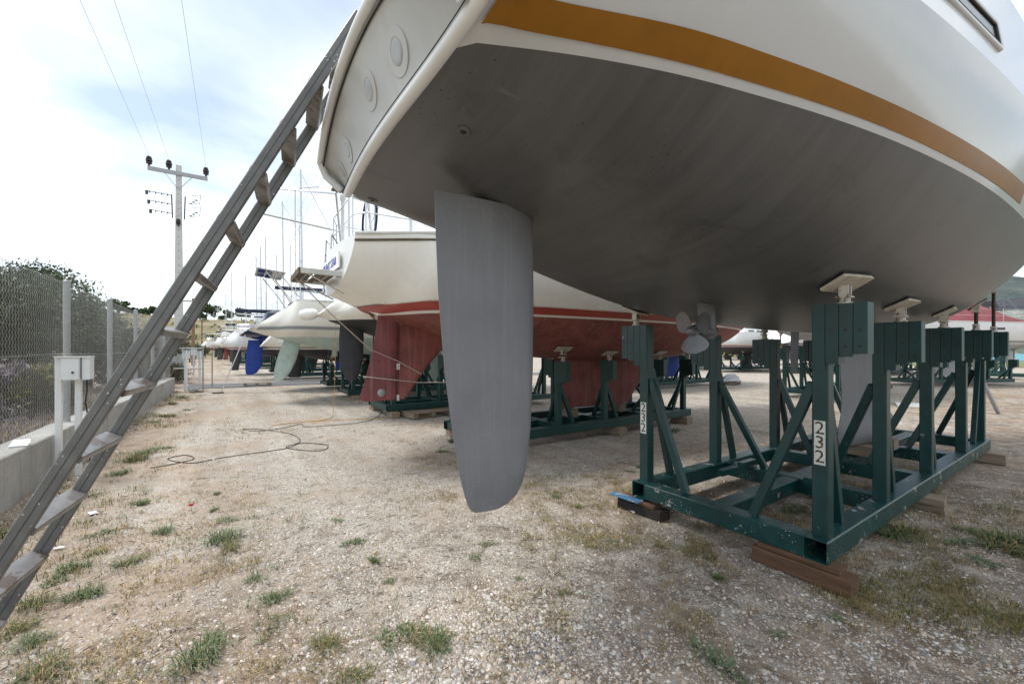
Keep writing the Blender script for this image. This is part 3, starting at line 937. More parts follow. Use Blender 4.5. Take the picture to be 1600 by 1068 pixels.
# ------------------------------------------------------------------ boat cradles
def hollow_rail(p0, p1, wd, ht, wall=0.008):
    mb = MB()
    p0, p1 = Vector(p0), Vector(p1); t = (p1 - p0).normalized(); sx = t.cross(Vector((0, 0, 1))).normalized(); up = Vector((0, 0, 1))
    def rg(p, a, b): return [p + sx * q[0] * a / 2 + up * q[1] * b / 2 for q in ((-1, -1), (1, -1), (1, 1), (-1, 1))]
    def rg8(p, a, b, c=0.008):
        a, b = a / 2, b / 2
        return [p + sx * q[0] + up * q[1] for q in ((-a + c, -b), (a - c, -b), (a, -b + c), (a, b - c), (a - c, b), (-a + c, b), (-a, b - c), (-a, -b + c))]
    mb.sweep([rg8(p0, wd, ht), rg8(p1, wd, ht)], caps=False)
    i0, i1 = rg8(p0, wd - 2 * wall, ht - 2 * wall, 0.005), rg8(p1, wd - 2 * wall, ht - 2 * wall, 0.005)
    o0, o1 = rg8(p0, wd, ht), rg8(p1, wd, ht)
    vs = i0 + i1; mb.add(vs, [(j, 8 + j, 8 + (j + 1) % 8, (j + 1) % 8) for j in range(8)])
    mb.add(o0 + i0, [(j, (j + 1) % 8, 8 + (j + 1) % 8, 8 + j)[::-1] for j in range(8)])
    mb.add(o1 + i1, [(j, (j + 1) % 8, 8 + (j + 1) % 8, 8 + j) for j in range(8)])
    return mb


def cradle(label, loc, rz, Lc, W, posts, ph0, hull=None, hx=0.0, z0=0.143, number=None, paint=None, paint2=None, fine=True, jacks=True, group=None,
           head_w=0.315, cross=None):
    c = thing('boat_cradle', label, 'boat cradle', loc, rz, group)
    g1 = paint or M['green_far']; g2 = paint2 or g1
    hy = W / 2 - 0.075; zr = z0 + 0.155 / 2; zt = z0 + 0.155
    ch = 0.006 if fine else 0.0
    for s in (-1, 1):
        hollow_rail((0, s * hy, zr), (Lc, s * hy, zr), 0.15, 0.155).build('side_rail', g1, c)
    for x in (cross or [0.08, Lc * 0.3, Lc * 0.52, Lc * 0.74, Lc - 0.08]):
        MB().beam((x, -hy + 0.0755, zr - 0.002), (x, hy - 0.0755, zr - 0.002), 0.15, 0.148, ch).build('cross_beam', g1, c)
    xs = cross or [0.08, Lc * 0.3, Lc * 0.52, Lc * 0.74, Lc - 0.08]
    for a, b in zip(xs[:-1], xs[1:]):
        MB().beam((a + 0.0755, 0, zr - 0.004), (b - 0.0755, 0, zr - 0.004), 0.15, 0.14, ch).build('centre_beam', g1, c)
    for s in (-1, 1):
        for i, px in enumerate(posts):
            ph = ph0(i, s) if callable(ph0) else ph0
            MB().beam((px, s * hy, zt + 0.001), (px, s * hy, ph - 0.03), 0.10, 0.10, ch, up=(1, 0, 0)).build('post', g2, c)
            # stepped head made of upright tubes
            hd = MB()
            nt_ = 4; tw = head_w / nt_
            for j in range(nt_):
                yy = s * (hy - 0.045 + tw * (j + 0.5))
                lo = ph - (0.41 if j < 2 else 0.36 if j < 3 else 0.34)
                if j == 0: lo = ph - 0.45
                hd.beam((px - 0.004, yy, lo), (px - 0.004, yy, ph), tw - 0.0012, 0.118, 0.0035 if fine else 0.0, up=(1, 0, 0))
            ho = hd.build('post_head', g2, c)
            if fine:
                for j in (2, 3):
                    for dz in (0.18, 0.29):
                        yy = s * (hy - 0.045 + tw * (j + 0.5))
                        MB().lathe([(0.010, 0), (0.010, 0.0015)], 10, face_matrix((px - 0.0637, yy, ph - dz), (0, -1, 0), (0, 0, 1))).build('bolt_hole', M['black'], ho)
            # raking braces: one inwards across the frame, one along the rail
            inx = min(xs, key=lambda q: abs(q - px))
            d = 1 if i < len(posts) - 1 else -1
            MB().beam((px, s * (hy - 0.055), ph - 0.55), (inx + 0.02, s * (hy - 0.46), zt + 0.001), 0.065, 0.055, ch * 0.6, up=(1, 0, 0)).build('brace', g2, c)
            MB().beam((px + d * 0.055, s * (hy - 0.01), ph - 0.45), (px + d * 0.36, s * (hy - 0.02), zt + 0.001), 0.065, 0.055, ch * 0.6, up=(0, 1, 0)).build('brace', g2, c)
            if not jacks: continue
            jy = s * (hy + 0.13)
            if hull is not None:
                X = px + hx
                hz = hull.z_at(X, jy)
                e = 0.04
                nrm = Vector((-(hull.z_at(X + e, jy) - hull.z_at(X - e, jy)) / (2 * e), -(hull.z_at(X, jy + e) - hull.z_at(X, jy - e)) / (2 * e), 1)).normalized()
            else:
                hz = ph + 0.32; nrm = Vector((0, -s * 0.35, 1)).normalized()
            if hz < ph + 0.10: hz = ph + 0.10
            j0 = MB()
            n8 = 12 if fine else 6
            T = Matrix.Translation((px, jy, 0))
            top = hz - 0.035
            j0.lathe([(0.045, ph), (0.045, ph + 0.012), (0.032, ph + 0.013), (0.032, min(ph + 0.05, top - 0.03))], n8, T)
            jk = j0.build('screw_jack', M['jack'], c, smooth=40)
            MB().lathe([(0.019, ph + 0.02), (0.019, top - 0.02)], n8, T).build('threaded_rod', M['rust'], jk, smooth=40)
            if top - ph > 0.14:
                hn = MB().lathe([(0.034, ph + 0.055), (0.034, ph + 0.08)], n8, T)
                hn.beam((px - 0.10, jy, ph + 0.068), (px + 0.10, jy + 0.02, ph + 0.068), 0.016, 0.016, 0.0)
                hn.build('handle_nut', M['jack'], jk, smooth=40)
            fk = MB()
            for q in (-1, 1):
                fk.box((px + q * 0.028, jy, top - 0.035), (0.010, 0.055, 0.075))
            fk.box((px, jy, top - 0.076), (0.10, 0.075, 0.010))
            fk.build('fork', M['jack'], jk)
            q = nrm.to_track_quat('Z', 'Y').to_matrix().to_4x4()
            pm_ = Matrix.Translation((px, jy, hz)) @ q
            hl, hw = 0.145, 0.085
            pd = MB().prism([(-hl, -hw), (-hl * .8, -hw * 1.08), (hl * .8, -hw * 1.08), (hl, -hw), (hl, hw), (hl * .8, hw * 1.08), (-hl * .8, hw * 1.08), (-hl, hw)], 0.018, pm_ @ Matrix.Translation((0, 0, -0.023)))
            pd.build('pad', M['ply_pad'], jk)
            MB().prism([(-hl * 1.04, -hw * 1.1), (hl * 1.04, -hw * 1.1), (hl * 1.04, hw * 1.1), (-hl * 1.04, hw * 1.1)], 0.010, pm_ @ Matrix.Translation((0, 0, -0.008))).build('pad_rubber', M['black'], jk)
    if number:
        for s, zc, cm in ((-1, 0.955, M['text_rust']), (1, 0.93, M['text_black'])):
            xx = posts[0] - 0.0515
            pl = MB().box((xx, s * hy, zc), (0.002, 0.068, 0.31)).build('number_plate', M['plate'], c)
            for i, chv in enumerate(number):
                text_part('digit', chv, 0.125, cm, pl, face_matrix((xx - 0.0022, s * hy, zc + 0.10 - i * 0.10), (0, -1, 0), (0, 0, 1)))
    return c


class Shift:
    """hull seen from a cradle whose origin differs"""
    def __init__(s, h, dx, heel=0.0): s.h, s.dx, s.k = h, dx, math.tan(heel)
    def z_at(s, x, y): return s.h.z_at(x + s.dx, y) - y * s.k


CX = 3.35
cr1 = cradle('green steel boat cradle numbered 232 under the grey-bottomed yacht', (CX, YC, 0), 0, 5.95, 1.66, [0.13, 1.38, 2.85, 4.5, 5.72], lambda i, s: ([1.92, 1.845, 1.84, 1.86, 1.87] if s < 0 else [1.86, 1.78, 1.76, 1.77, 1.80])[i],
             hull=Shift(nh, CX, HEEL), number='232', paint=M['green'], paint2=M['green_clean'], cross=[0.08, 1.55, 2.75, 4.25, 5.85])
# loose channel stubs welded on the frame
for (x, y) in ((1.0, 0.40), (1.45, -0.22), (1.48, 0.44)):
    MB().box((x, y, 0.335), (0.30, 0.07, 0.06), 0.004, 0.0 if x > 1.2 else 0.0).build('channel_stub', M['green'], cr1)


def block(label, loc, rz, L_, W_, H_, mat=None, ends=None, group=None, z0=None, tilt=0.0):
    r_ = MB()
    r_.beam((-L_ / 2, 0, H_ / 2), (L_ / 2, 0, H_ / 2 + tilt), W_, H_, 0.006)
    r_.v = [(x + 0.006 * mnoise.noise(Vector((x * 9, y * 9, z * 9 + L_))), y + 0.006 * mnoise.noise(Vector((x * 7 + 3, y * 9, z * 9))), z) for x, y, z in r_.v]
    o = r_.build('timber_block', mat or M['timber'])
    o.location = (loc[0], loc[1], loc[2]); o.rotation_euler = (0, 0, rz)
    tag(o, label, 'timber block', group)
    return o


yn, yf = YC - 0.83 + 0.075, YC + 0.83 - 0.075
block('thick brown timber lying on the gravel under the near corner of cradle 232', (CX + 0.05, yn + 0.10, -0.012), R(90), 0.62, 0.15, 0.115, M['timber'])
block('thin brown timber packing on top of the thick timber under cradle 232', (CX + 0.06, yn + 0.12, 0.104), R(91), 0.52, 0.13, 0.038, M['timber'])
block('dark tarred timber under the far front corner of cradle 232', (CX + 0.04, yf - 0.02, -0.012), R(92), 0.50, 0.15, 0.10, M['timber_end'])
block('brown timber packing under the far front corner of cradle 232', (CX + 0.03, yf + 0.0, 0.089), R(90), 0.40, 0.13, 0.034, M['timber'])
o = MB().box((0, 0, 0.008), (0.34, 0.10, 0.014), 0.003).build('blue_board', pm('blue_flaked_paint', (0.05, 0.16, 0.30), 0.6, var=0.3, scale=20, chips=((0.35, 0.33, 0.3), 14, 0.58)))
o.location = (CX - 0.06, yf + 0.10, 0.122); o.rotation_euler = (0, 0, R(93))
tag(o, 'thin blue flaked board lying on the timber under cradle 232', 'board')
block('pale weathered timber under the middle of the long rail of cradle 232', (CX + 2.55, yn - 0.02, -0.01), R(80), 0.42, 0.2, 0.075, M['timber_grey'])
block('upper pale timber under the middle of the long rail of cradle 232', (CX + 2.5, yn - 0.0, 0.066), R(95), 0.40, 0.2, 0.072, M['timber_grey'])
block('pale timber stack under the far end of the long rail of cradle 232', (CX + 5.75, yn - 0.03, -0.01), R(90), 0.44, 0.2, 0.15, M['timber_grey'])
block('pale timber under the hidden far end of cradle 232', (CX + 5.75, yf, -0.01), R(90), 0.44, 0.2, 0.15, M['timber_grey'])
block('timber block under the grey keel bulb on cradle 232', (6.55, YC, 0.299), R(90), 0.5, 0.2, 0.125, M['timber_grey'])
block('second timber block under the grey keel bulb on cradle 232', (7.3, YC, 0.299), R(90), 0.5, 0.2, 0.125, M['timber_grey'])


# ------------------------------------------------------------------ ladder leaning on the stern
la = thing('steel_ladder', 'tall grey steel ladder with flat rungs leaning on the near white stern', 'ladder', (-1.096, 2.2, 0))
rdir = Vector((0.11, 0.994, 0)); ldir = Vector((0.495, 0, 1.0)).normalized()
lnorm = ldir.cross(rdir).normalized()
LW = 0.45
for s in (0, 1):
    a = rdir * (LW * s); b = a + ldir * 3.70
    mb = MB().beam(a, b, 0.028, 0.055, 0.004, up=lnorm)
    rl = mb.build('side_rail', M['ladder'], la)
    # shallow groove line pressed into each rail
    for q in (-1, 1):
        MB().beam(a + rdir * (q * 0.0140), b + rdir * (q * 0.0140), 0.0014, 0.004, 0.0, up=lnorm).build('groove', M['steel_dark'], rl)
z = 0.96 - 3 * 0.2425
while z < 3.2:
    p = ldir * (z / ldir.z)
    mb = MB().beam(p + rdir * 0.0155, p + rdir * (LW - 0.0155), 0.070, 0.028, 0.003, up=lnorm.cross(Vector((0, 1, 0))).normalized())
    mb.build('rung', M['rung'], la)
    z += 0.2425

# ------------------------------------------------------------------ wall, fence, electricity boxes
wl = MB()
def wall_piece(x0, x1, y0, y1, h, n):
    vs = []
    prof = [(x1, -0.1), (x1, h - 0.012), (x1 - 0.012, h), (x0 + 0.012, h), (x0, h - 0.012), (x0, -0.1)]
    rings = []
    for i in range(n + 1):
        y = y0 + (y1 - y0) * i / n
        rings.append([Vector((x + 0.006 * mnoise.noise(Vector((x * 3, y * 0.9, zz * 3))), y, zz + 0.006 * mnoise.noise(Vector((y * 0.8, 1.0, x))))) for x, zz in prof])
    return MB().sweep(rings)
wall = thing('concrete_wall', 'low grey cast concrete wall running along the chain-link fence', 'wall', (-1.98, 0, 0))
y = -8.0
while y < 20.7:
    y2 = min(y + 5.2, 20.75)
    wall_piece(-0.15, 0.15, y + 0.004, y2 - 0.004, 0.566, 24).build('wall_section', M['concrete'], wall, smooth=30)
    y = y2

fe = thing('chain_link_fence', 'galvanised chain-link fence with steel posts standing on the concrete wall', 'fence', (-2.0, 0, 0))
FY = [-4.6, -1.95, 0.75, 3.4, 6.05, 8.7, 11.3, 14.0, 16.7, 19.3]
for y in FY:
    mb = MB().lathe([(0.040, 0.5), (0.040, 2.60), (0.043, 2.60), (0.043, 2.622), (0.03, 2.635)], 14, Matrix.Translation((0, y, 0)))
    mb.build('fence_post', M['galv'], fe, smooth=40)
a_, dz_ = 0.034, 0.036
y0_, y1_ = 2.6, 20.6
nw_ = int((y1_ - y0_) / a_); nz_ = int((2.56 - 0.57) / dz_)
P = np.zeros((nw_, nz_ + 1, 3))
ii, jj = np.meshgrid(np.arange(nw_), np.arange(nz_ + 1), indexing='ij')
par = (ii + jj) % 2
P[..., 1] = y0_ + a_ * (ii + par) 
P[..., 0] = 0.047 + 0.004 * np.where(par == 0, 1, -1) * np.where(ii % 2 == 0, 1, -1)
P[..., 2] = 0.575 + dz_ * jj
P[..., 0] += 0.02 * np.sin(P[..., 1] * 1.9) * np.sin((P[..., 2] - .57) / 2.0 * math.pi)
P[..., 1] += 0.012 * np.sin(P[..., 2] * 5 + P[..., 1] * 0.7)
rw = 0.00140
offs = np.array([(rw, 0, 0), (-rw * 0.5, rw * 0.87, 0), (-rw * 0.5, -rw * 0.87, 0)])
V = (P[:, :, None, :] + offs[None, None]).reshape(-1, 3)
Fs = []
base = (np.arange(nw_)[:, None] * (nz_ + 1) + np.arange(nz_)[None, :]).ravel() * 3
for k in range(3):
    k2 = (k + 1) % 3
    Fs.append(np.stack([base + k, base + k2, base + 3 + k2, base + 3 + k], 1))
M['fence_wire'] = pm('fence_wire', (0.50, 0.50, 0.49), 0.5, metal=0.2, var=0.1)
o = raw_mesh('chain_link_mesh', V, np.concatenate(Fs), M['fence_wire'], fe); o['kind'] = 'stuff'
for zz in (0.62, 1.55, 2.55):
    MB().tube([(0.052, y, zz + 0.01 * math.sin(y * 1.7)) for y in np.linspace(2.6, 20.6, 60)], 0.002, 5).build('line_wire', M['fence_wire'], fe)

# dense mesh nearer the viewer than y=2.6 is out of the picture
def meter_box(label, loc, s=1.0, rz=0.0, hgt=1.52, group=None):
    b = thing('meter_box', label, 'electric box', loc, rz, group)
    wd, dp, hh = 0.25 * s, 0.20 * s, 0.28 * s
    z0 = hgt - hh
    MB().beam((0.02, -wd / 2 - 0.01, 0), (0.02, -wd / 2 - 0.01, hgt), 0.06, 0.06, 0.006, up=(1, 0, 0)).build('upright', M['plastic_white'], b)
    MB().beam((-0.04, wd / 2 - 0.1, 0), (-0.04, wd / 2 - 0.1, z0 + .02), 0.06, 0.06, 0.006, up=(1, 0, 0)).build('upright', M['plastic_white'], b)
    bd = MB().box((0, 0.03, z0 + hh / 2), (dp, wd, hh), 0.01).build('case', M['plastic_white'], b)
    MB().box((dp / 2 + 0.004, -0.02, z0 + hh / 2), (0.008, wd * 0.62, hh - 0.02), 0.002).build('case_door', M['white'], bd)
    MB().box((dp / 2 + 0.012, 0.005, z0 + hh * 0.33), (0.012, 0.02, 0.028), 0.002).build('latch', M['steel_dark'], bd)
    MB().box((dp / 2 + 0.0055, wd * 0.31, z0 + hh / 2), (0.012, 0.008, hh - 0.01)).build('door_gap', M['black'], bd)
    MB().box((0.0, 0.0, hgt + 0.006), (dp + 0.05, wd + 0.07, 0.012), 0.003).build('rain_cover', M['plastic_white'], b)
    return b
mb0 = meter_box('white electric meter box on two white posts in front of the fence', (-1.63, 7.40, 0.0), 1.0, R(-90))
MB().tube([(-0.02, 0.10, 1.28), (0.0, 0.11, 1.1), (0.03, 0.10, 0.95), (0.01, 0.13, 0.7), (0.02, 0.14, 0.3), (0.05, 0.15, 0.05)], 0.008, 6).build('supply_cable', M['cable'], mb0, smooth=60)
o = MB().prism([(-0.07, -0.06), (0.07, -0.06), (0.08, 0.0), (0.06, 0.06), (-0.06, 0.06)], 0.02, Matrix.Rotation(R(25), 4, 'X')).build('plastic_tray', M['plastic_white'])
o.location = (-1.90, 6.72, 0.60); tag(o, 'small white plastic tray on top of the concrete wall', 'tray')
meter_box('white meter box beside the end of the concrete wall', (-1.45, 20.4, 0.0), 1.15, hgt=1.62)
meter_box('white meter box at the road beyond the wall end', (-1.30, 26.0, 0.0), 1.25, hgt=1.6)
meter_box('white meter box farthest along the road fence', (-1.9, 32.0, 0.0), 1.5, hgt=1.75)
o = MB()
st_ = []
gt = thing('pipe_gate', 'grey pipe gate frame standing at the end of the concrete wall', 'gate', (-0.95, 20.9, 0))
for (p, q) in (((0, 0, 0), (0, 0, 1.75)), ((-0.95, 0.2, 0.9), (0, 0, 0.9)), ((-0.95, 0.2, 1.7), (0, 0, 1.7)), ((0.25, 1.6, 0), (0.25, 1.6, 1.6))):
    MB().tube([p, q], 0.024, 8).build('gate_pipe', M['galv'], gt, smooth=60)
# corrugated sheet fence past the road
sf_ = thing('sheet_fence', 'pale blue-grey corrugated sheet fence beyond the road', 'fence', (-2.6, 26, 0))
for i in range(6):
    pts = []
    for j in range(13):
        yy = i * 1.0 + j / 13.0
        pts.append((0.02 * (1 if j % 2 else -1), yy))
    rows = [[Vector((x, yy, zz)) for x, yy in pts] for zz in (0.05, 2.1 - 0.05 * i)]
    rows2 = [[p - Vector((0.006, 0, 0)) for p in r] for r in rows]
    MB().grid(rows).grid(rows2, flip=True).build('sheet', pm('sheet_metal', (0.42, 0.47, 0.5), 0.5, metal=0.2, var=0.1), sf_)
for (x, y, s) in ((-1.25, 20.15, 0.16), (-1.15, 20.7, 0.11)):
    r_ = MB().lathe([(s * .3, 0), (s * .8, s * .2), (s * .75, s * .8), (s * .3, s * 1.1)], 7)
    r_.v = [(a + .3 * s * mnoise.noise(Vector((a * 9, b * 9, c * 9))), b + .3 * s * mnoise.noise(Vector((a * 9 + 4, b * 9, c * 9))), c) for a, b, c in r_.v]
    o = r_.build('rubble_stone', M['concrete']); o.location = (x, y, 0)
    tag(o, 'large grey rubble stone at the end of the wall' if s > .12 else 'smaller grey rubble stone at the end of the wall', 'stone')

# ------------------------------------------------------------------ power pole and lines
PX, PY = -2.46, 30.0
pp = thing('power_pole', 'tall pale concrete power pole with crossarm and dark insulators', 'power pole', (PX, PY, 0))
MB().beam((0, 0, 0), (0, 0, 6.0), 0.42, 0.34, 0.03, up=(1, 0, 0)).build('pole_shaft', M['pole_concrete'], pp)
mb = MB()
rings = []
for zz, wdt in ((0, 0.46), (12.05, 0.25)):
    a = wdt / 2; c = 0.03
    rings.append([Vector((x, y * 0.8, zz)) for x, y in ((-a + c, -a), (a - c, -a), (a, -a + c), (a, a - c), (a - c, a), (-a + c, a), (-a, a - c), (-a, -a + c))])
pp.children[0].data = mb.sweep(rings).build('tmp_shaft', M['pole_concrete']).data
bpy.data.objects.remove(bpy.data.objects['tmp_shaft'])
for i in range(26):
    MB().lathe([(0.02, 0), (0.02, 0.004)], 8, face_matrix((0.0, -0.19 + i * 0.0024, 1.2 + i * 0.4), (1, 0, 0), (0, 0, 1))).build('step_hole', M['steel_dark'], pp)
AX = 1.32
arm = MB().beam((-AX, -0.16, 11.55), (AX, -0.16, 11.55), 0.14, 0.20, 0.0).build('crossarm', M['galv'], pp)
for s in (-1, 1):
    MB().beam((s * 0.6, -0.17, 11.45), (s * 0.05, -0.17, 10.7), 0.03, 0.03, 0.0).build('arm_stay', M['galv'], pp)
ins_prof = [(0.05, 0), (0.05, 0.12), (0.13, 0.13), (0.14, 0.2), (0.07, 0.22), (0.15, 0.26), (0.15, 0.36), (0.08, 0.38), (0.13, 0.42), (0.10, 0.52), (0.03, 0.54)]
INX = (-1.26, -0.42, 1.24)
for x in INX:
    MB().lathe(ins_prof, 12, Matrix.Translation((x, -0.16, 11.66))).build('insulator', M['porcelain'], pp, smooth=40)
MB().lathe(ins_prof, 12, Matrix.Translation((0.0, -0.28, 8.55)) @ Matrix.Scale(0.8, 4)).build('insulator', M['porcelain'], pp, smooth=40)
for s in (-1, 1):
    MB().beam((s * 0.30, -0.2, 10.3), (s * 0.26, -0.2, 9.0), 0.05, 0.06, 0.0).build('side_bracket', M['steel_dark'], pp)
for i, zz in enumerate((10.25, 9.75, 9.25)):
    md = MB().tube([(-0.3, -0.2, zz), (-1.35 + i * 0.08, -0.2, zz + 0.05)], 0.018, 6)
    for q in range(4):
        md.lathe([(0.04, 0), (0.07, 0.02), (0.04, 0.05)], 8, Matrix.Translation((-0.5 - q * 0.25, -0.2, zz)) @ Matrix.Rotation(R(90), 4, 'Y'))
    md.lathe([(0.06, -0.15), (0.07, 0.05)], 8, Matrix.Translation((-1.35 + i * 0.08, -0.2, zz)))
    md.build('strain_insulator', M['steel_dark'], pp)
for zz in (9.9, 9.2):
    md = MB()
    for q in range(3):
        md.lathe([(0.03, 0), (0.1, 0.03), (0.03, 0.1)], 8, Matrix.Translation((0.55 + q * .12, -0.25, zz + q * .12)))
    md.tube([(0.5, -0.25, zz), (0.95, -0.25, zz + .1), (1.0, -0.25, zz + .6), (0.6, -0.25, zz + .5)], 0.02, 5)
    md.build('fuse_switch', M['galv'], pp)
for x in INX:
    pts = []
    for i in range(40):
        t = i / 39.0; yy = -60 * t
        pts.append((PX + x, PY - 0.16 + yy, 12.2 - 5.0 * t * (1 - t) * 0.28 + 0.02))
    o = MB().tube(pts, 0.007, 5).build('power_line', M['wire'])
    tag(o, {-1.26: 'thin power line from the outer insulator passing overhead', -0.42: 'thin power line from the middle insulator passing overhead', 1.24: 'thin power line from the inner insulator passing overhead'}[x], 'power line')
for i, zz in enumerate((10.3, 9.8, 9.3)):
    pts = [(PX - 1.35 + i * .08 - 45 * t, PY - 0.2 - 6 * t, zz + 0.3 * t - 3.0 * t * (1 - t)) for t in np.linspace(0, 1, 24)]
    o = MB().tube(pts, 0.006, 5).build('power_line', M['wire'])
    tag(o, ['highest', 'middle', 'lowest'][i] + ' of three thin lines running sideways from the power pole', 'power line')
def wood_pole(label, u, vt, vb, d, arm_=True):
    p = gat(u, 548 + 650 * H / d, 0.0); top = H + (548 - vt) / 650 * d
    t = thing('wooden_pole', label, 'utility pole', (p.x, p.y, 0))
    MB().tube([(0, 0, 0), (0, 0, top)], 0.16, 8, rs=[0.19, 0.12]).build('pole_shaft', M['wood_pole'], t, smooth=60)
    if arm_: MB().beam((-1.0, 0, top - 0.35), (1.0, -0.4, top - 0.35), 0.12, 0.12, 0.0).build('crossarm', M['wood_pole'], t)
wood_pole('brown wooden pole with a short crossarm on the dry hillside', 302, 466, 540, 46)
wood_pole('thin wooden pole without a crossarm on the dry hillside', 315.5, 500, 525, 95, False)


# ------------------------------------------------------------------ other yachts
def std_hull(L_, B_, zw, dr, fb, bw0, B0, zk0, rake, zr, bow=0.03):
    s = np.array([0, .08, .18, .32, .5, .68, .82, .92, .97, 1.0]) * L_
    zk = [zw + zk0, zw + min(zk0 * 0.3, 0) - .18 * dr + max(zk0, 0) * .25, zw - .55 * dr, zw - .88 * dr, zw - dr, zw - .87 * dr, zw - .5 * dr, zw, zw + .45 * fb, zw + fb * 1.12]
    hb = B_ / 2
    m = hb * 0.84
    bw = [bw0, max(bw0 + 0.05, m * .70), m * .86, m * .97, m, m * .86, m * .55, m * .12, 0, 0]
    Bb = [B0, max(B0, hb * .84), hb * .93, hb * .985, hb, hb * .93, hb * .72, hb * .43, hb * .2, hb * .03]
    zs = [zw + fb, zw + fb, zw + fb, zw + fb, zw + fb * 1.01, zw + fb * 1.04, zw + fb * 1.08, zw + fb * 1.12, zw + fb * 1.15, zw + fb * 1.17]
    return Hull(list(s), zk, bw, Bb, zs, zw, rake=rake, zr=zr, bow=bow)


def yacht(label, loc, rz, h, L_, top, bot, boot=None, rudder=None, rudder_mat=None, keel=None, mast=None, far=False, group=None, skeg=None,
          boot2=None, prop=None, rails=True, cover=None, name='sailing_yacht', transom=None, cabin=True, rudder_label=None, thin=1.0):
    b = thing(name, label, 'yacht', loc, rz, group)
    n, k = (22, 8) if far else (50, 14)
    zs0 = h.zs(0)
    h.bottom(n, 6 if far else 12).build('hull_bottom', bot, b, smooth=60)
    h.band(cst(h.zw), lambda x: h.zs(x), n, 5 if far else 10).build('topsides', top, b, smooth=60)
    h.transom_full(8 if far else 14, 6).build('transom', transom or top, b, smooth=60)
    h.deck(16).build('deck', M['white'], b, smooth=60)
    for bt in (boot or []):
        h.band(cst(bt[0]), cst(bt[1]), n, 2, push=0.009, x0=bt[3] if len(bt) > 3 else None).build('boot_stripe', bt[2], b, smooth=60)
    # toe rail along the sheer
    for s in (-1, 1):
        MB().tube([h.pt(x, h.zs(x), s) + Vector((0, 0, 0.015)) for x in h.stations(16)], 0.022, 4 if far else 6).build('toe_rail', M['offwhite'], b, smooth=60)
    if rudder:
        MB().foil(rudder, 0.0, 6 if far else 10).build('rudder', rudder_mat or bot, b, smooth=50)
    if skeg:
        MB().foil(skeg, 0.0, 8).build('skeg', bot, b, smooth=50)
    if keel:
        MB().foil(keel, 0.0, 6 if far else 10).build('keel', bot, b, smooth=50)
    if prop:
        px, pz = prop
        pr_ = MB().lathe([(0.01, -0.07), (0.035, -0.03), (0.035, 0.07)], 8, Matrix.Translation((px, 0, pz)) @ Matrix.Rotation(R(90), 4, 'Y'))
        for a in (0, 180):
            pr_.prism([(-0.02, 0.02), (-0.05, 0.12), (0.0, 0.2), (0.045, 0.12), (0.02, 0.02)], 0.012, Matrix.Translation((px, 0, pz)) @ Matrix.Rotation(R(a), 4, 'X') @ Matrix.Rotation(R(90), 4, 'X'))
        pr_.build('propeller', M['steel_dark'], b)
        MB().foil([(pz + 0.35, px + 0.28, px + 0.12, 0.10), (pz - 0.06, px + 0.26, px + 0.06, 0.10)], 0, 6).build('shaft_strut', bot, b, smooth=50)
    zd = zs0
    if cabin:
        hw = h.B(L_ * .4) * 0.55
        cr = []
        for x, w_, z_ in ((.26, 1.0, .02), (.275, 1.0, .36), (.42, .98, .42), (.6, .8, .38), (.74, .55, .2), (.77, .5, .03)):
            z0 = h.zs(x * L_) - 0.02
            cr.append([Vector((x * L_, -hw * w_, z0)), Vector((x * L_, -hw * w_ * .88, z0 + z_)), Vector((x * L_, 0, z0 + z_ + .07)), Vector((x * L_, hw * w_ * .88, z0 + z_)), Vector((x * L_, hw * w_, z0))])
        cbn = MB().grid(cr, flip=True).build('coachroof', M['white'], b, smooth=30)
        for s in (-1, 1):
            for f0, f1 in ((.33, .41), (.45, .52), (.56, .61)):
                z0 = h.zs(.45 * L_)
                wf = (.98 if f0 < .5 else .86)
                q = [Vector((f * L_, s * (hw * wf * (.965 - .05 * e) + .012), z0 + .14 + .13 * e)) for f, e in ((f0, 0), (f1, 0), (f1, 1), (f0, 1))]
                MB().add(q, [(0, 1, 2, 3) if s < 0 else (3, 2, 1, 0)]).build('cabin_window', M['glass'], cbn)
    if rails:
        nt_ = 4 if far else 6
        rr = 0.011 * (1.3 if far else 1.0)
        e0 = h.pt(h.x0, zs0, 1)
        bx, by = e0.x + 0.05, max(e0.y - 0.08, 0.2)
        pts = [(bx + 1.1, by + .05, zd + .6), (bx + .1, by, zd + .6), (bx, by * .7, zd + .62), (bx, -by * .7, zd + .62), (bx + .1, -by, zd + .6), (bx + 1.1, -by - .05, zd + .6)]
        m1 = MB().tube(pts, rr, nt_)
        m1.tube([(x, y, z - .28) for x, y, z in pts], rr * .8, nt_)
        for x, y, z in pts[:]:
            m1.tube([(x, y, zd), (x, y, z)], rr, nt_)
        m1.build('pushpit', M['stainless'], b, smooth=60)
        m2 = MB()
        xb = L_ * 0.985
        bz = h.zs(L_ * .95)
        yb = h.B(L_ * .86) * .9
        pts = [(L_ * .86, yb, bz + .6), (L_ * .95, yb * .55, bz + .64), (xb, 0, bz + .66), (L_ * .95, -yb * .55, bz + .64), (L_ * .86, -yb, bz + .6)]
        m2.tube(pts, rr, nt_)
        for x, y, z in pts: m2.tube([(x, y * .98, bz - .05), (x, y, z)], rr, nt_)
        m2.build('pulpit', M['stainless'], b, smooth=60)
        for s in (-1, 1):
            for f in (.24, .38, .52, .66, .77):
                e = h.pt(f * L_, h.zs(f * L_), s)
                MB().tube([e + Vector((0, -s * .06, 0)), e + Vector((0, -s * .06, .6))], rr, nt_).build('stanchion', M['stainless'], b)
            ln = MB()
            for zo in (.3, .6):
                ln.tube([h.pt(f * L_, h.zs(f * L_), s) + Vector((0, -s * .06, zo)) for f in (.12, .24, .38, .52, .66, .77, .86)], 0.004 if not far else 0.006, 4)
            ln.build('lifeline', M['stainless'], b)
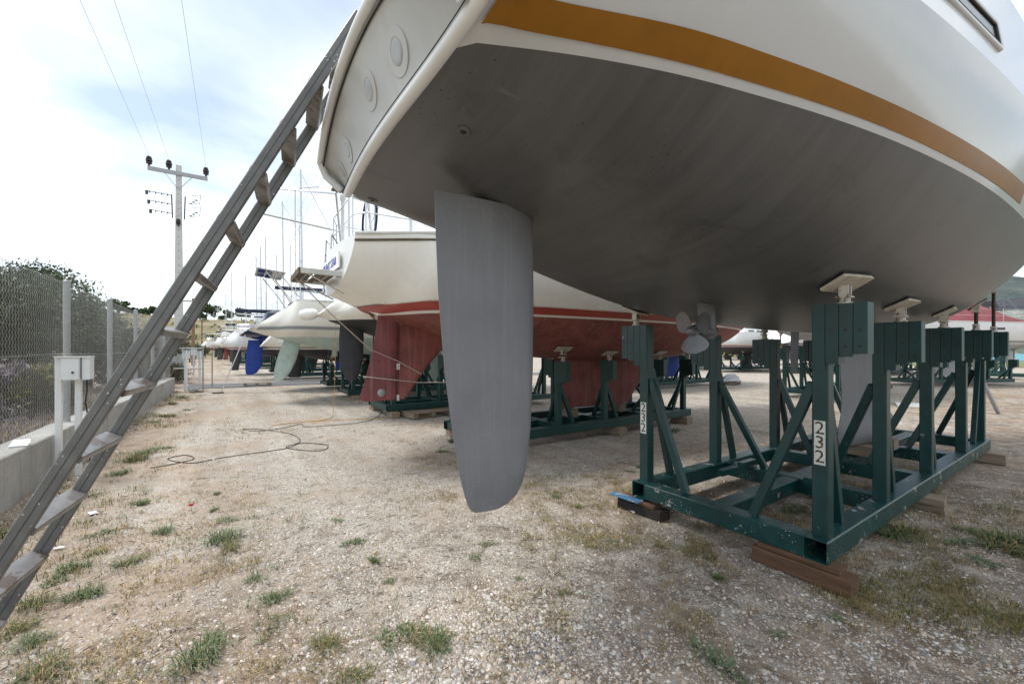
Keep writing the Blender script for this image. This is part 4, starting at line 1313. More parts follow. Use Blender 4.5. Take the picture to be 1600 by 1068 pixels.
    if mast:
        mx, mh = mast[0], mast[1]
        zb = h.zs(mx) + 0.35
        r0 = 0.075 * thin
        MB().tube([(mx, 0, zb), (mx - 0.15, 0, mh)], r0, 8, rs=[r0, r0 * .75]).build('mast', M['alu'], b, smooth=60)
        sp = MB()
        for f, wd in ((.42, .85), (.72, .65)):
            zz = zb + (mh - zb) * f
            sp.tube([(mx - .3, -wd, zz + .06), (mx - .08, 0, zz), (mx - .3, wd, zz + .06)], 0.025, 4)
        sp.build('spreader', M['alu'], b)
        if far: MB().tube([(mx - .1, 0, zb + .9), (mx - 4.0, 0, zb + 1.0)], 0.06, 6).build('boom', M['alu'], b, smooth=60)
        if mast[2:]:
            MB().tube([(mx - .25, 0, zb + 1.1), (mx - 1.2, 0, zb + 1.22), (mx - 4.1, 0, zb + 1.22)], 0.13, 8, rs=[.17, .16, .1]).build('sail_cover', mast[2], b, smooth=60)
        stt = MB()
        rs_ = 0.005 if not far else 0.008
        e = h.pt(mx, h.zs(mx), 1)
        stt.tube([(mx - .15, 0, mh - .1), (h.x0 + 0.4, 0, zd + .05)], rs_, 4)
        stt.tube([(mx - .15, 0, mh - .2), (L_ * .985, 0, h.zs(L_ * .97))], rs_ * 2.5, 4)
        for s in (-1, 1):
            stt.tube([(mx - .1, 0, mh - .3), (mx - .3, s * .65, zb + (mh - zb) * .72 + .06), (mx - .3, s * .85, zb + (mh - zb) * .42 + .06), (mx - .2, s * (e.y - .1), h.zs(mx))], rs_, 4)
        stt.build('rigging_wire', M['stainless'], b)
    return b


# --- red-bottomed yacht next in the row
h2 = std_hull(11.6, 3.7, 2.11, 0.72, 0.94, 0.30, 0.98, 0.27, 0.02, 2.4, bow=0.06)
X2, Y2 = 1.16, 6.35
b2 = yacht('cream yacht with weathered red bottom, red boot stripe and roped red rudder', (X2, Y2, 0), 0, h2, 11.6, M['cream'], M['red_bottom'],
           boot=[(2.145, 2.245, M['red_stripe'], 0.32)], rudder=[(2.16, 1.00, 0.68, 0.09), (1.6, 0.985, 0.60, 0.09), (1.1, 0.97, 0.47, 0.08), (0.92, 0.96, 0.41, 0.07), (0.86, 0.95, 0.44, 0.05), (0.845, 0.93, 0.50, 0.03)],
           rudder_mat=M['red_rudder'], skeg=[(2.0, 2.75, 0.97, 0.14), (1.85, 2.15, 0.985, 0.13), (1.65, 1.75, 0.985, 0.12), (1.27, 1.40, 0.975, 0.11), (0.95, 1.18, 0.97, 0.10), (0.85, 1.08, 0.965, 0.07)],
           keel=[(1.62, 8.2, 4.02, 0.30), (1.48, 7.6, 4.12, 0.28), (1.25, 7.1, 4.16, 0.26), (0.75, 6.55, 4.18, 0.25), (0.45, 6.3, 4.22, 0.22)], mast=(5.3, 14.2), transom=M['white'])
rd2 = [c for c in b2.children if c.name.startswith('rudder')][0]
an = MB().lathe([(0.06, 0), (0.06, 0.012), (0.045, 0.024), (0.012, 0.026)], 20, face_matrix((0.72, -0.030, 0.97), (1, 0, 0), (0, 0, 1))).build('anode', M['galv'], rd2, smooth=40)
MB().box((0.975, -0.046, 1.36), (0.05, 0.012, 0.10), 0.003).build('rudder_hinge', M['offwhite'], rd2)
MB().box((0.972, -0.044, 0.88), (0.035, 0.012, 0.09), 0.003).build('rudder_hinge', M['offwhite'], rd2)
MB().tube([(1.0, -0.046, 2.14), (0.985, -0.05, 1.6), (0.97, -0.045, 1.1), (0.962, -0.04, 0.87)], 0.006, 5).build('rudder_gap', M['black'], rd2)
# rub rail and toe rail, dark line
for s in (-1, 1):
    MB().tube([h2.pt(x, h2.zs(x) - 0.07, s) + Vector((0, s * 0.008, 0)) for x in h2.stations(30)], 0.016, 6).build('rub_rail', M['teak'], b2, smooth=60)
# name board
e2 = h2.pt(0, 2.80, 1); xc2 = e2.x - h2.bow * (e2.y / 0.75) ** 2
MB().box((xc2 - 0.003, 0.0, 2.80), (0.022, 1.20, 0.21), 0.003).build('name_board', M['cream'], b2)
text_part('name_lettering', 'SILENT STAR', 0.165, M['text_blue'], b2, face_matrix((xc2 - 0.0165, 0.0, 2.80), (0, -1, 0), (0, 0, 1)), 0.002)
# folding boarding platform of grey slats
pf = thing('slatted_platform', '', ''); del pf['label']; del pf['category']
pf.parent = b2; pf.location = (-0.17, -0.12, 2.62)
for i in range(6):
    MB().box((-0.21 + i * 0.085, 0.0, 0.012 * math.sin(i * 2.3)), (0.058, 0.84, 0.028), 0.004).build('slat', M['teak'], pf)
for s in (-1, 1):
    MB().beam((-0.27, s * 0.44, -0.01), (0.24, s * 0.44, -0.01), 0.04, 0.07, 0.004).build('platform_side', M['offwhite'], pf)
MB().box((-0.275, 0, -0.005), (0.04, 0.84, 0.075), 0.006).build('platform_end', M['teak'], pf)
for s in (-1, 1):
    MB().tube([(-0.2, s * 0.42, -0.03), (0.26, s * 0.35, -0.26)], 0.012, 6).build('platform_strut', M['stainless'], pf)
MB().tube([(-0.25, 0.3, 0.0), (-0.25, 0.3, 1.25), (0.1, 0.6, 1.45)], 0.007, 5).build('lift_rope', M['rope_white'], pf)
# stern arch and gear
ar = MB()
for s in (-1, 1):
    ar.tube([(0.35, s * 0.85, 3.05), (0.25, s * 0.85, 4.15), (0.30, s * 0.55, 4.22)], 0.02, 6)
ar.tube([(0.30, -0.55, 4.22), (0.30, 0.55, 4.22)], 0.02, 6)
ar.tube([(0.25, 0.85, 4.15), (-0.75, 0.9, 4.05), (-0.75, 0.9, 3.65), (0.25, 0.85, 3.55)], 0.014, 6)
ar.build('stern_arch', M['stainless'], b2, smooth=60)
MB().box((0.35, 0.0, 4.05), (0.5, 0.9, 0.03), 0.0).build('arch_shelf', M['teak'], b2)
MB().lathe([(0.028, 3.05), (0.028, 3.95), (0.05, 3.98), (0.05, 4.06), (0.02, 4.08)], 10, Matrix.Translation((0.30, 0.6, 0))).build('mast_post', M['white'], b2, smooth=40)
MB().lathe([(0.10, 0.0), (0.16, 0.05), (0.16, 0.2), (0.05, 0.24)], 12, Matrix.Translation((0.5, -0.3, 3.95))).build('radar_dome', M['white'], b2, smooth=40)
MB().tube([(0.18, 0.5, 3.1), (0.05, 0.55, 3.3), (0.02, 0.6, 2.6), (0.02, 0.6, 2.5)], 0.016, 6).build('stern_ladder_rail', M['stainless'], b2, smooth=60)
MB().tube([(0.18, 0.15, 3.1), (0.05, 0.15, 3.3), (0.02, 0.2, 2.6), (0.02, 0.2, 2.5)], 0.016, 6).build('stern_ladder_rail', M['stainless'], b2, smooth=60)
MB().tube([(0.6 + 0.18 * math.cos(a), 0.0 + 0.0, 3.35 + 0.3 * math.sin(a)) if False else (0.55, 0.38 * math.cos(a), 3.55 + 0.38 * math.sin(a)) for a in np.linspace(0, 2 * math.pi, 25)], 0.018, 6).build('steering_wheel', M['navy_canvas'], b2, smooth=60)
# ropes lashed round the rudder
def rope(label, pts, r=0.008, mat=None, cat='rope', sag=0):
    o = MB().tube(pts, r, 6).build('lashing_rope' if cat == 'rope' else cat.replace(' ', '_'), mat or M['rope_white'], smooth=60)
    tag(o, label, cat); return o
rope('striped rope slanting down from the slatted platform across the red rudder', [(X2 - 0.45, Y2 - 0.1, 2.58), (X2 + 0.0, Y2 - 0.08, 2.12), (X2 + 0.55, Y2 - 0.05, 1.62), (X2 + 0.95, Y2 - 0.055, 1.45), (X2 + 1.35, Y2 - 0.06, 1.23)])
rope('striped rope pulled level round the lower red rudder', [(X2 + 0.47, Y2 + 0.03, 1.22), (X2 + 0.47, Y2 - 0.035, 1.22), (X2 + 0.96, Y2 - 0.055, 1.15), (X2 + 1.32, Y2 - 0.055, 1.10), (X2 + 2.6, Y2 - 0.1, 1.06), (X2 + 3.1, Y2 - .7, 0.95)])

cradle('green steel cradle under the red-bottomed yacht', (3.3, Y2, 0), 0, 5.3, 1.66, [0.15, 1.45, 2.6, 4.1, 5.1], 1.42, hull=Shift(h2, 3.3 - X2), paint=M['green_far'], fine=True)
for (x, y, l) in ((3.5, Y2 - .75, 'pale timber block under the near stern corner of the red yacht cradle'), (6.2, Y2 - .75, 'pale timber block under the middle of the red yacht cradle'),
                  (8.35, Y2 - .75, 'pale timber block under the near bow corner of the red yacht cradle'), (8.35, Y2 + .75, 'pale timber block under the far bow corner of the red yacht cradle'),
                  (3.5, Y2 + .75, 'pale timber block under the far stern corner of the red yacht cradle')):
    block(l, (x, y, -0.01), R(88), 0.42, 0.2, 0.15, M['timber_grey'])
block('pale timber block under the trailing end of the red keel', (5.6, Y2, 0.295), R(90), 0.5, 0.2, 0.155, M['timber_grey'])
block('pale timber block under the leading end of the red keel', (7.0, Y2, 0.295), R(90), 0.5, 0.2, 0.155, M['timber_grey'])

# --- third yacht: charcoal rudder
h3 = std_hull(9.3, 3.2, 2.32, 0.75, 0.95, 0.25, 0.75, 0.10, 1.15, 2.40, bow=0.05)
X3, Y3 = 1.62, 10.75
yacht('white yacht with charcoal rudder and sugar-scoop stern behind the red rudder', (X3, Y3, 0), 0, h3, 9.3, M['gelcoat_old'], M['black_bottom'],
      rudder=[(2.30, 1.13, 0.58, 0.11), (1.9, 1.14, 0.55, 0.11), (1.4, 1.12, 0.56, 0.10), (1.1, 1.05, 0.62, 0.09), (0.92, 0.95, 0.70, 0.07), (0.86, 0.88, 0.77, 0.04)],
      rudder_mat=M['charcoal'], keel=[(1.75, 5.6, 3.9, 0.24), (0.5, 5.3, 4.0, 0.2)], mast=(4.6, 13.5), prop=(2.2, 1.6))
o = MB().lathe([(0.03, -0.2), (0.10, -0.17), (0.13, -0.05), (0.13, 0.08), (0.09, 0.18), (0.03, 0.2)], 14, Matrix.Rotation(R(80), 4, 'Y')).build('fender', M['cream'], smooth=50)
o.location = (X3 - 0.15, Y3 - 0.2, 2.44); tag(o, 'cream round fender hanging at the sugar-scoop stern', 'fender')
cradle('green steel cradle under the yacht with the charcoal rudder', (3.1, Y3, 0), 0, 5.0, 1.7, [0.15, 1.4, 2.7, 3.8, 4.8], 1.5, hull=Shift(h3, 3.1 - X3), fine=False)
block('pale timber block under the stern corner of the charcoal-rudder cradle', (3.25, Y3 - .78, -0.01), R(88), 0.45, 0.2, 0.15, M['timber_grey'])
block('pale timber block under the far corner of the charcoal-rudder cradle', (3.25, Y3 + .78, -0.01), R(88), 0.45, 0.2, 0.15, M['timber_grey'])

# --- fourth: mint rudder, grey stripe, solar panels on an arch
h4 = std_hull(11.5, 3.8, 2.02, 0.62, 1.05, 0.30, 0.85, 0.20, 1.35, 2.25, bow=0.05)
X4, Y4 = 0.45, 15.15
b4 = yacht('white yacht with pale mint rudder, grey stripe and solar panels over the stern', (X4, Y4, 0), 0, h4, 11.5, M['gelcoat_old'], M['mint'],
           boot=[(2.24, 2.33, M['grey_stripe'], 0.15)], rudder=[(2.05, 1.42, 0.98, 0.12), (1.7, 1.40, 0.86, 0.12), (1.3, 1.30, 0.74, 0.11), (0.95, 1.15, 0.67, 0.09), (0.75, 1.02, 0.66, 0.07), (0.64, 0.88, 0.70, 0.04)],
           rudder_mat=M['mint'], keel=[(1.5, 6.6, 4.6, 0.28), (0.45, 6.2, 4.8, 0.24)], mast=(5.2, 15.0), prop=(2.3, 1.47))
MB().box((1.75, -1.02, 2.80), (1.7, 0.02, 0.10)).build('hull_window', M['glass'], b4)
for q in (-0.75, 0.05):
    sp_ = MB().prism([(-0.38, -0.36), (0.38, -0.36), (0.38, 0.36), (-0.38, 0.36)], 0.03, Matrix.Translation((0.55, q + 0.35, 4.02)) @ Matrix.Rotation(R(6), 4, 'Y')).build('solar_panel', M['solar_back'], b4)
    for i in range(3):
        for j in range(3):
            MB().prism([(-0.10, -0.09), (0.10, -0.09), (0.10, 0.09), (-0.10, 0.09)], 0.004, Matrix.Translation((0.55 - 0.24 + 0.24 * i, q + 0.35 - 0.23 + 0.23 * j, 4.0 - 0.005 - (i - 1) * 0.025)) @ Matrix.Rotation(R(6), 4, 'Y')).build('panel_recess', M['solar'], sp_)
ar = MB()
for s in (-1, 1):
    ar.tube([(1.6, s * 0.8, 3.05), (1.25, s * 0.8, 3.3), (0.75, s * 0.75, 3.98)], 0.018, 6)
    ar.tube([(1.1, s * 0.8, 3.0), (0.85, s * 0.8, 3.4), (0.4, s * 0.75, 3.98)], 0.018, 6)
ar.build('panel_arch', M['stainless'], b4, smooth=60)
cradle('green steel cradle under the yacht with the mint rudder', (3.2, Y4, 0), 0, 5.2, 1.7, [0.15, 1.4, 2.7, 3.9, 5.0], 1.25, hull=Shift(h4, 3.2 - X4), fine=False)
block('pale timber block under the mint-rudder yacht cradle', (3.4, Y4 - .78, -0.01), R(88), 0.45, 0.2, 0.15, M['timber_grey'])

# --- fifth: white with black bottom
h5 = std_hull(9.6, 3.3, 1.66, 0.62, 0.95, 0.55, 0.9, 0.10, 0.8, 1.8, bow=0.05)
X5, Y5 = 0.95, 19.4
yacht('white yacht with thin black line and black bottom before the road', (X5, Y5, 0), 0, h5, 9.6, M['gelcoat_old'], M['black_bottom'], boot=[(1.72, 1.75, M['black'])],
      rudder=[(1.6, 1.6, 1.1, 0.1), (0.5, 1.45, 1.02, 0.07)], keel=[(1.15, 5.6, 3.9, 0.24), (0.42, 5.3, 4.0, 0.2)], mast=(4.6, 13.0))
cradle('green steel cradle under the black-bottomed yacht before the road', (3.3, Y5, 0), 0, 5.0, 1.7, [0.15, 1.4, 2.7, 3.8, 4.8], 1.05, hull=Shift(h5, 3.3 - X5), fine=False)

# --- sixth: navy yacht across the road
h6 = std_hull(12.5, 4.0, 2.28, 0.7, 1.35, 0.35, 0.95, 0.15, 1.2, 2.45, bow=0.05)
X6, Y6 = 0.35, 27.2
yacht('navy yacht with bright blue bottom and rudder across the road', (X6, Y6, 0), 0, h6, 12.5, M['navy'], M['blue'],
      rudder=[(2.2, 1.12, 0.42, 0.12), (1.4, 1.10, 0.32, 0.12), (0.7, 1.02, 0.28, 0.1), (0.38, 0.82, 0.30, 0.07), (0.28, 0.6, 0.36, 0.04)], keel=[(1.7, 6.8, 4.8, 0.3), (0.4, 6.4, 5.0, 0.25)], mast=(5.8, 16.5, M['navy_canvas']))
cradle('green steel cradle under the navy yacht', (2.2, Y6, 0), 0, 5.6, 1.7, [0.15, 1.4, 2.7, 4.0, 5.3], 1.4, hull=Shift(h6, 2.2 - X6), fine=False)

# small aluminium ladder against the fifth yacht
al = thing('aluminium_ladder', 'narrow aluminium ladder with black rungs standing before the road', 'ladder', (-0.33, 19.45, 0))
tp = Vector((0.78, 0.0, 2.22))
for s in (-0.16, 0.16):
    MB().beam((0, s, 0), tp + Vector((0, s, 0)), 0.03, 0.07, 0.0, up=(0, 1, 0)).build('side_rail', M['alu'], al)
for i in range(9):
    p = tp * ((i + .5) / 9.0)
    MB().tube([p + Vector((0, -.17, 0)), p + Vector((0, .17, 0))], 0.02, 6).build('rung', M['black'], al)
o = MB().box((-0.42, 19.3, 0.02), (0.35, 0.2, 0.03), 0.005).build('rubber_mat', M['black']); tag(o, 'black rubber mat at the foot of the aluminium ladder', 'mat')

# --- far yachts, their masts over the stern of the row
hfar = std_hull(11.0, 3.6, 2.0, 0.65, 1.05, 0.4, 0.9, 0.12, 0.9, 2.2, bow=0.05)
hfar2 = std_hull(12.0, 3.8, 2.1, 0.65, 1.2, 0.4, 0.95, 0.12, 0.9, 2.3, bow=0.05)
def far_yacht(idx, label, loc, rz, mh, top, bot, hh=None, cover=None, group=None):
    h = hh or hfar
    L_ = 11.0 if h is hfar else 12.0
    m = (4.9, mh) + ((cover,) if cover else ())
    return yacht(label, loc, rz, h, L_, top, bot, boot=[(h.zw + .05, h.zw + .1, M['navy'] if idx % 2 else M['red_stripe'])], rudder=[(2.0, 1.2, .7, .1), (.6, 1.0, .6, .07)], keel=[(1.5, 6, 4.2, .25), (.45, 5.6, 4.4, .2)],
                 mast=m, far=True, group=group, thin=1.15)
FG = 'yachts laid up beyond the road'
bots = [M['dark_grey'], M['blue'], M['red_bottom'], M['black_bottom'], M['light_grey']]
names_b = ['dark grey', 'blue', 'red', 'black', 'pale grey']
far_list = [(444, 315, 15.8, 0.0), (417, 371, 15.2, 0.05), (434, 398, 15.0, -0.1), (456, 383, 15.0, 0.0), (402, 401, 14.5, 0.1), (385, 430, 14.0, 0.0), (363, 425, 16.0, 0.05),
            (354, 459, 15.0, 0.0), (341, 480, 14.0, 0.0), (470, 350, 14.6, 0.0), (409, 385, 14.0, 0.0)]
for i, (u, vt, mh, rz) in enumerate(far_list):
    d = (mh - H) * 650.0 / (548 - vt)
    p = at(u, 548, d)
    c_ = math.cos(rz); s__ = math.sin(rz)
    loc = (p.x - 4.9 * c_, p.y - 4.9 * s__, 0.0)
    kb = (i * 2) % 5
    far_yacht(i, 'white yacht with %s bottom and bare mast laid up far beyond the road' % names_b[kb], loc, rz, mh, M['white'], bots[kb], hfar2 if i % 3 == 0 else None, M['navy_canvas'] if i % 2 else None, FG)
    cradle('green cradle under a white yacht far beyond the road', (loc[0] + 2.6 * c_, loc[1] + 2.6 * s__, 0), rz, 5.0, 1.7, [0.2, 2.5, 4.8], 1.35, jacks=False, fine=False, group='cradles beyond the road')
# nearest one beyond the navy yacht
far_yacht(20, 'white yacht with low bathing platform beyond the navy yacht', (-0.6, 33.5, -0.3), 0.0, 15.0, M['white'], M['dark_grey'], hfar, M['navy_canvas'])
cradle('green cradle under the yacht with the low bathing platform', (2.2, 33.5, 0), 0, 5.0, 1.7, [0.2, 2.5, 4.8], 1.2, jacks=False, fine=False)

# --- boats seen to the right, below and beyond the near hull
h7 = std_hull(11.0, 3.6, 2.5, 0.7, 1.05, 0.4, 0.95, 0.12, 0.4, 2.7)
yacht('white yacht with dark grey rudder, its stern towards the red yacht bow', (14.1, 6.0, 0), 0, h7, 11.0, M['white'], M['light_grey'],
      rudder=[(2.4, 1.15, 0.62, 0.12), (1.5, 1.12, 0.6, 0.11), (0.92, 1.05, 0.62, 0.09)], rudder_mat=M['charcoal'], keel=[(1.8, 6.2, 4.5, 0.25), (0.45, 5.8, 4.7, 0.2)], mast=(5.0, 14.5))
cradle('green cradle under the yacht with the dark grey rudder', (16.0, 6.0, 0), 0, 5.4, 1.7, [0.15, 1.5, 2.8, 4.0, 5.2], 1.7, hull=Shift(h7, 1.9), fine=False)
h8 = std_hull(9.8, 3.3, 2.05, 0.75, 1.05, 0.4, 0.9, 0.12, 0.5, 2.3)
yacht('white yacht with vivid blue bottom and blue keel behind the red yacht bow', (11.6, 11.8, 0), 0, h8, 9.8, M['white'], M['blue'],
      rudder=[(1.95, 1.15, 0.62, 0.12), (0.7, 1.05, 0.6, 0.09)], keel=[(1.4, 5.9, 4.0, 0.28), (0.42, 5.7, 4.1, 0.24)], mast=(4.6, 14))
cradle('green cradle under the blue-bottomed yacht behind the red yacht bow', (13.6, 11.8, 0), 0, 5.6, 1.7, [0.15, 1.5, 2.8, 4.0, 5.3], 1.4, hull=Shift(h8, 2.0), fine=False)
for i, (x, y, rz, lab, bt) in enumerate(((29.6, 17.4, 0.0, 'white yacht with dark grey bottom in the far row across the lane', M['dark_grey']),
                                (32.0, 13.6, 0.0, 'second white yacht with dark grey bottom in the far row across the lane', M['dark_grey']),
                                (33.5, 9.6, 0.0, 'white yacht with blue bottom in the far row across the lane', M['blue']),
                                (28.0, 22.5, 0.0, 'white yacht with red bottom in the far row across the lane', M['red_bottom']))):
    far_yacht(i, lab, (x, y, -0.1), rz, 14.0 + i * .4, M['white'], bt, hfar2 if i % 2 else hfar, M['navy_canvas'] if i % 2 else None)
    cradle('green cradle under the ' + lab.replace(' in the far row across the lane', '') + ' across the lane', (x + 2.6, y, 0), rz, 5.0, 1.7, [0.2, 1.6, 3.2, 4.8], 1.25, jacks=True, fine=False)
# maroon-covered yacht broadside at the right edge
h9 = std_hull(10.5, 3.5, 1.90, 0.55, 0.95, 0.5, 0.95, 0.12, 0.25, 2.0)
ps = at(1602, 548, 20.6)
RZ9 = R(146 + 8)
b9 = yacht('white yacht with maroon canvas cover and thin dark stripes standing across the lane', (ps.x, ps.y, 0), RZ9, h9, 10.5, M['white'], M['light_grey'],
           boot=[(1.97, 1.99, M['navy']), (2.02, 2.05, M['navy'])], rudder=[(1.85, 1.2, .75, .1), (.7, 1.1, .7, .08)], keel=[(1.5, 5.6, 4.0, .25), (.42, 5.3, 4.1, .2)], mast=None, cabin=True)
cv = []
for x, hw, zt in ((1.2, 1.0, 3.05), (2.0, 1.15, 3.35), (3.2, 1.2, 3.95), (4.6, 1.2, 4.0), (6.2, 1.0, 3.7), (7.6, 0.7, 3.25)):
    cv.append([Vector((x, -hw, 2.93)), Vector((x, -hw * .6, 2.93 + (zt - 2.93) * .62)), Vector((x, 0, zt)), Vector((x, hw * .6, 2.93 + (zt - 2.93) * .62)), Vector((x, hw, 2.93))])
MB().grid(cv, flip=True).build('canvas_cover', M['maroon'], b9, smooth=30)
for q in (-0.6, 0.6):
    MB().prism([(-0.38, -0.55), (0.38, -0.55), (0.38, 0.55), (-0.38, 0.55)], 0.03, Matrix.Translation((0.75, q, 3.9)) @ Matrix.Rotation(R(-38), 4, 'Y')).build('solar_panel', M['solar'], b9)
ar = MB()
for s in (-1, 1):
    ar.tube([(0.5, s * .9, 2.85), (0.45, s * .9, 3.7), (0.75, s * .9, 3.88)], 0.02, 6)
ar.build('panel_arch', M['stainless'], b9, smooth=60)
for x in (2.4, 4.2):
    MB().box((x, h9.pt(x, 2.6, 1).y + 0.003, 2.58), (0.42, 0.012, 0.10), 0.0).build('hull_window', M['glass'], b9)
pc = Vector((ps.x, ps.y, 0)) + Vector((math.cos(RZ9), math.sin(RZ9), 0)) * 2.0
cradle('green cradle under the maroon-covered yacht', tuple(pc), RZ9, 5.4, 1.7, [0.15, 1.4, 2.7, 4.0, 5.2], 1.2, hull=Shift(h9, 2.0), fine=False)
pe = at(1640, 548, 23)
cradle('empty green cradle standing beside the maroon-covered yacht', (pe.x, pe.y, 0), R(100), 5.0, 1.7, [0.2, 1.7, 3.3, 4.8], 1.35, jacks=False, fine=False)
pq = at(1545, 548, 27)
cradle('empty green cradle behind the maroon-covered yacht', (pq.x, pq.y, 0), R(60), 5.0, 1.7, [0.2, 1.7, 3.3, 4.8], 1.3, jacks=False, fine=False)
# steel prop leaning by the far end of the near cradle
p0 = gat(1560, 645); 
pk = MB().beam((p0.x, p0.y, 0.0), (p0.x - 0.95, p0.y + 0.35, 1.45), 0.07, 0.05, 0.0)
tag(pk.build('steel_prop', M['galv']), 'grey steel prop leaning beyond the far end of cradle 232', 'prop')


# ------------------------------------------------------------------ vegetation
def leaf_cloud(centres, radii, n, size, cols, seed, squash=0.8, hollow=0.55, elong=2.2):
    """leaf-sized quads spread through lumps; returns verts, faces, colours"""
    r = np.random.default_rng(seed)
    centres = np.array(centres, float); radii = np.array(radii, float)
    w_ = radii ** 2; w_ /= w_.sum()
    idx = r.choice(len(centres), n, p=w_)
    d = r.normal(size=(n, 3)); d /= np.linalg.norm(d, axis=1)[:, None]
    rad = radii[idx] * (hollow + (1 - hollow) * r.random(n) ** 0.6)
    # ragged surface
    rad *= 1 + 0.28 * np.sin(d[:, 0] * 5 + idx) * np.sin(d[:, 1] * 6 + idx * 2) + 0.12 * r.normal(size=n)
    p = centres[idx] + d * rad[:, None] * np.array([1, 1, squash])
    a = r.normal(size=(n, 3)); a += d * 0.7; a[:, 2] += 0.3; a /= np.linalg.norm(a, axis=1)[:, None]
    b = np.cross(a, r.normal(size=(n, 3))); b /= np.linalg.norm(b, axis=1)[:, None]
    s = size * (0.6 + 0.8 * r.random(n))
    la_ = a * (s * elong / 2)[:, None]; wb = b * (s / 2)[:, None]
    V = np.stack([p - la_, p + wb, p + la_, p - wb], 1).reshape(-1, 3)
    Fa = np.arange(n * 4).reshape(n, 4)
    cols = np.array(cols)
    ci = cols[r.integers(0, len(cols), n)] * (0.75 + 0.5 * r.random((n, 1)))
    C = np.concatenate([ci, np.ones((n, 1))], 1).repeat(4, axis=0)
    return V, Fa, C


def tree(name, label, loc, height, spread, seed, cols, n=6000, leaf=0.06, group=None, trunk_h=0.35, lumps=14, low=0.25, elong=2.2, squash=0.8):
    r = random.Random(seed)
    t = thing(name, label, 'tree', loc, 0, group)
    tm = MB()
    th = height * trunk_h
    rt = 0.035 * height
    tm.tube([(0, 0, -0.1), (0.05 * height * .3, 0.02, th * .5), (0, 0.03, th)], rt, 8, rs=[rt * 1.3, rt, rt * .8])
    cs, rs_ = [], []
    for i in range(lumps):
        a = r.random() * 2 * math.pi; q = math.sqrt(r.random()) * spread * 0.72
        z = height * (low + (1 - low) * (0.18 + 0.66 * r.random()))
        z = min(z, height * (1 - 0.35 * (q / spread) ** 2) - 0.12 * height)
        c = (q * math.cos(a), q * math.sin(a), z)
        cs.append(c); rs_.append(spread * (0.22 + 0.20 * r.random()))
        if i < 8:
            m_ = (c[0] * .45, c[1] * .45, th + (z - th) * .55)
            tm.tube([(0, 0.02, th * .9), m_, c], rt * .4, 5, rs=[rt * .55, rt * .32, rt * .1])
    tm.build('trunk', M['bark'], t, smooth=60)
    V, Fa, C = leaf_cloud(cs, rs_, n, leaf, cols, seed, squash=squash, elong=elong)
    raw_mesh('crown', V, Fa, M['leaf'], t, col=C)
    return t


OL = [(0.095, 0.115, 0.062), (0.12, 0.14, 0.08), (0.08, 0.10, 0.052), (0.14, 0.155, 0.10)]
DG = [(0.045, 0.075, 0.03), (0.06, 0.095, 0.04), (0.08, 0.11, 0.05)]
DRY = [(0.15, 0.13, 0.09), (0.20, 0.17, 0.12), (0.12, 0.11, 0.07), (0.17, 0.16, 0.10)]
PUR = [(0.17, 0.15, 0.15), (0.21, 0.185, 0.175), (0.13, 0.115, 0.105), (0.25, 0.20, 0.235)]
YEL = [(0.24, 0.22, 0.08), (0.18, 0.19, 0.06), (0.28, 0.25, 0.11)]
p = at(45, 548, 13.5); tree('olive_tree', 'broad grey-green olive tree behind the chain-link fence', (p.x, p.y, 0), 4.75, 2.5, 3, OL, 34000, 0.05, lumps=30, low=0.05, trunk_h=0.25)
p = at(-55, 548, 12.5); tree('olive_tree', 'olive tree cut by the frame edge behind the fence', (p.x, p.y, 0), 3.6, 2.0, 4, OL, 14000, 0.05, lumps=16, low=0.05, trunk_h=0.25)
p = at(135, 548, 15.5); tree('olive_tree', 'smaller olive tree beside the broad one behind the fence', (p.x, p.y, 0), 3.45, 1.5, 5, OL, 12000, 0.05, lumps=14, low=0.05, trunk_h=0.25)
for i, (u, d, hgt, sp, cc, lab) in enumerate(((192, 15.5, 2.7, 1.1, DRY, 'dry brown thicket behind the second fence post'), (228, 17.5, 2.6, 1.0, DRY, 'dry brown thicket behind the third fence post'),
                                        (255, 20, 2.7, 1.1, DRY, 'dry brown thicket near the end of the fence'), (20, 8.4, 1.55, 0.85, YEL, 'yellow-green bush behind the fence at the frame edge'),
                                        (75, 9.0, 1.25, 0.7, DRY, 'low straw-coloured bush behind the meter box'), (-40, 7.6, 1.5, 0.9, PUR, 'grey-mauve dry bush low behind the fence at the frame edge'))):
    p = at(u, 548, d)
    tree('bush', lab, (p.x, p.y, 0), hgt, sp, 20 + i, cc, 7000, 0.035, lumps=12, low=0.0, trunk_h=0.15, elong=4.0, squash=1.0)
# low scrub scattered on the dry hillside
rs_ = random.Random(17); cc_, rr_ = [], []
for i in range(260):
    q = hill_surf(-150 + 900 * rs_.random(), 0.12 + 0.85 * rs_.random()); k_ = 0.5 + 1.0 * rs_.random()
    cc_.append((q[0], q[1], q[2] + 0.3 * k_)); rr_.append(k_)
V, Fa, C = leaf_cloud(cc_, rr_, 9000, 0.32, DG + DRY[:1], 18, squash=0.6, elong=1.5)
o = raw_mesh('scrub', V, Fa, M['leaf'], col=C); o['kind'] = 'stuff'; tag(o, 'low dark scrub dotted over the dry hillside', 'scrub')
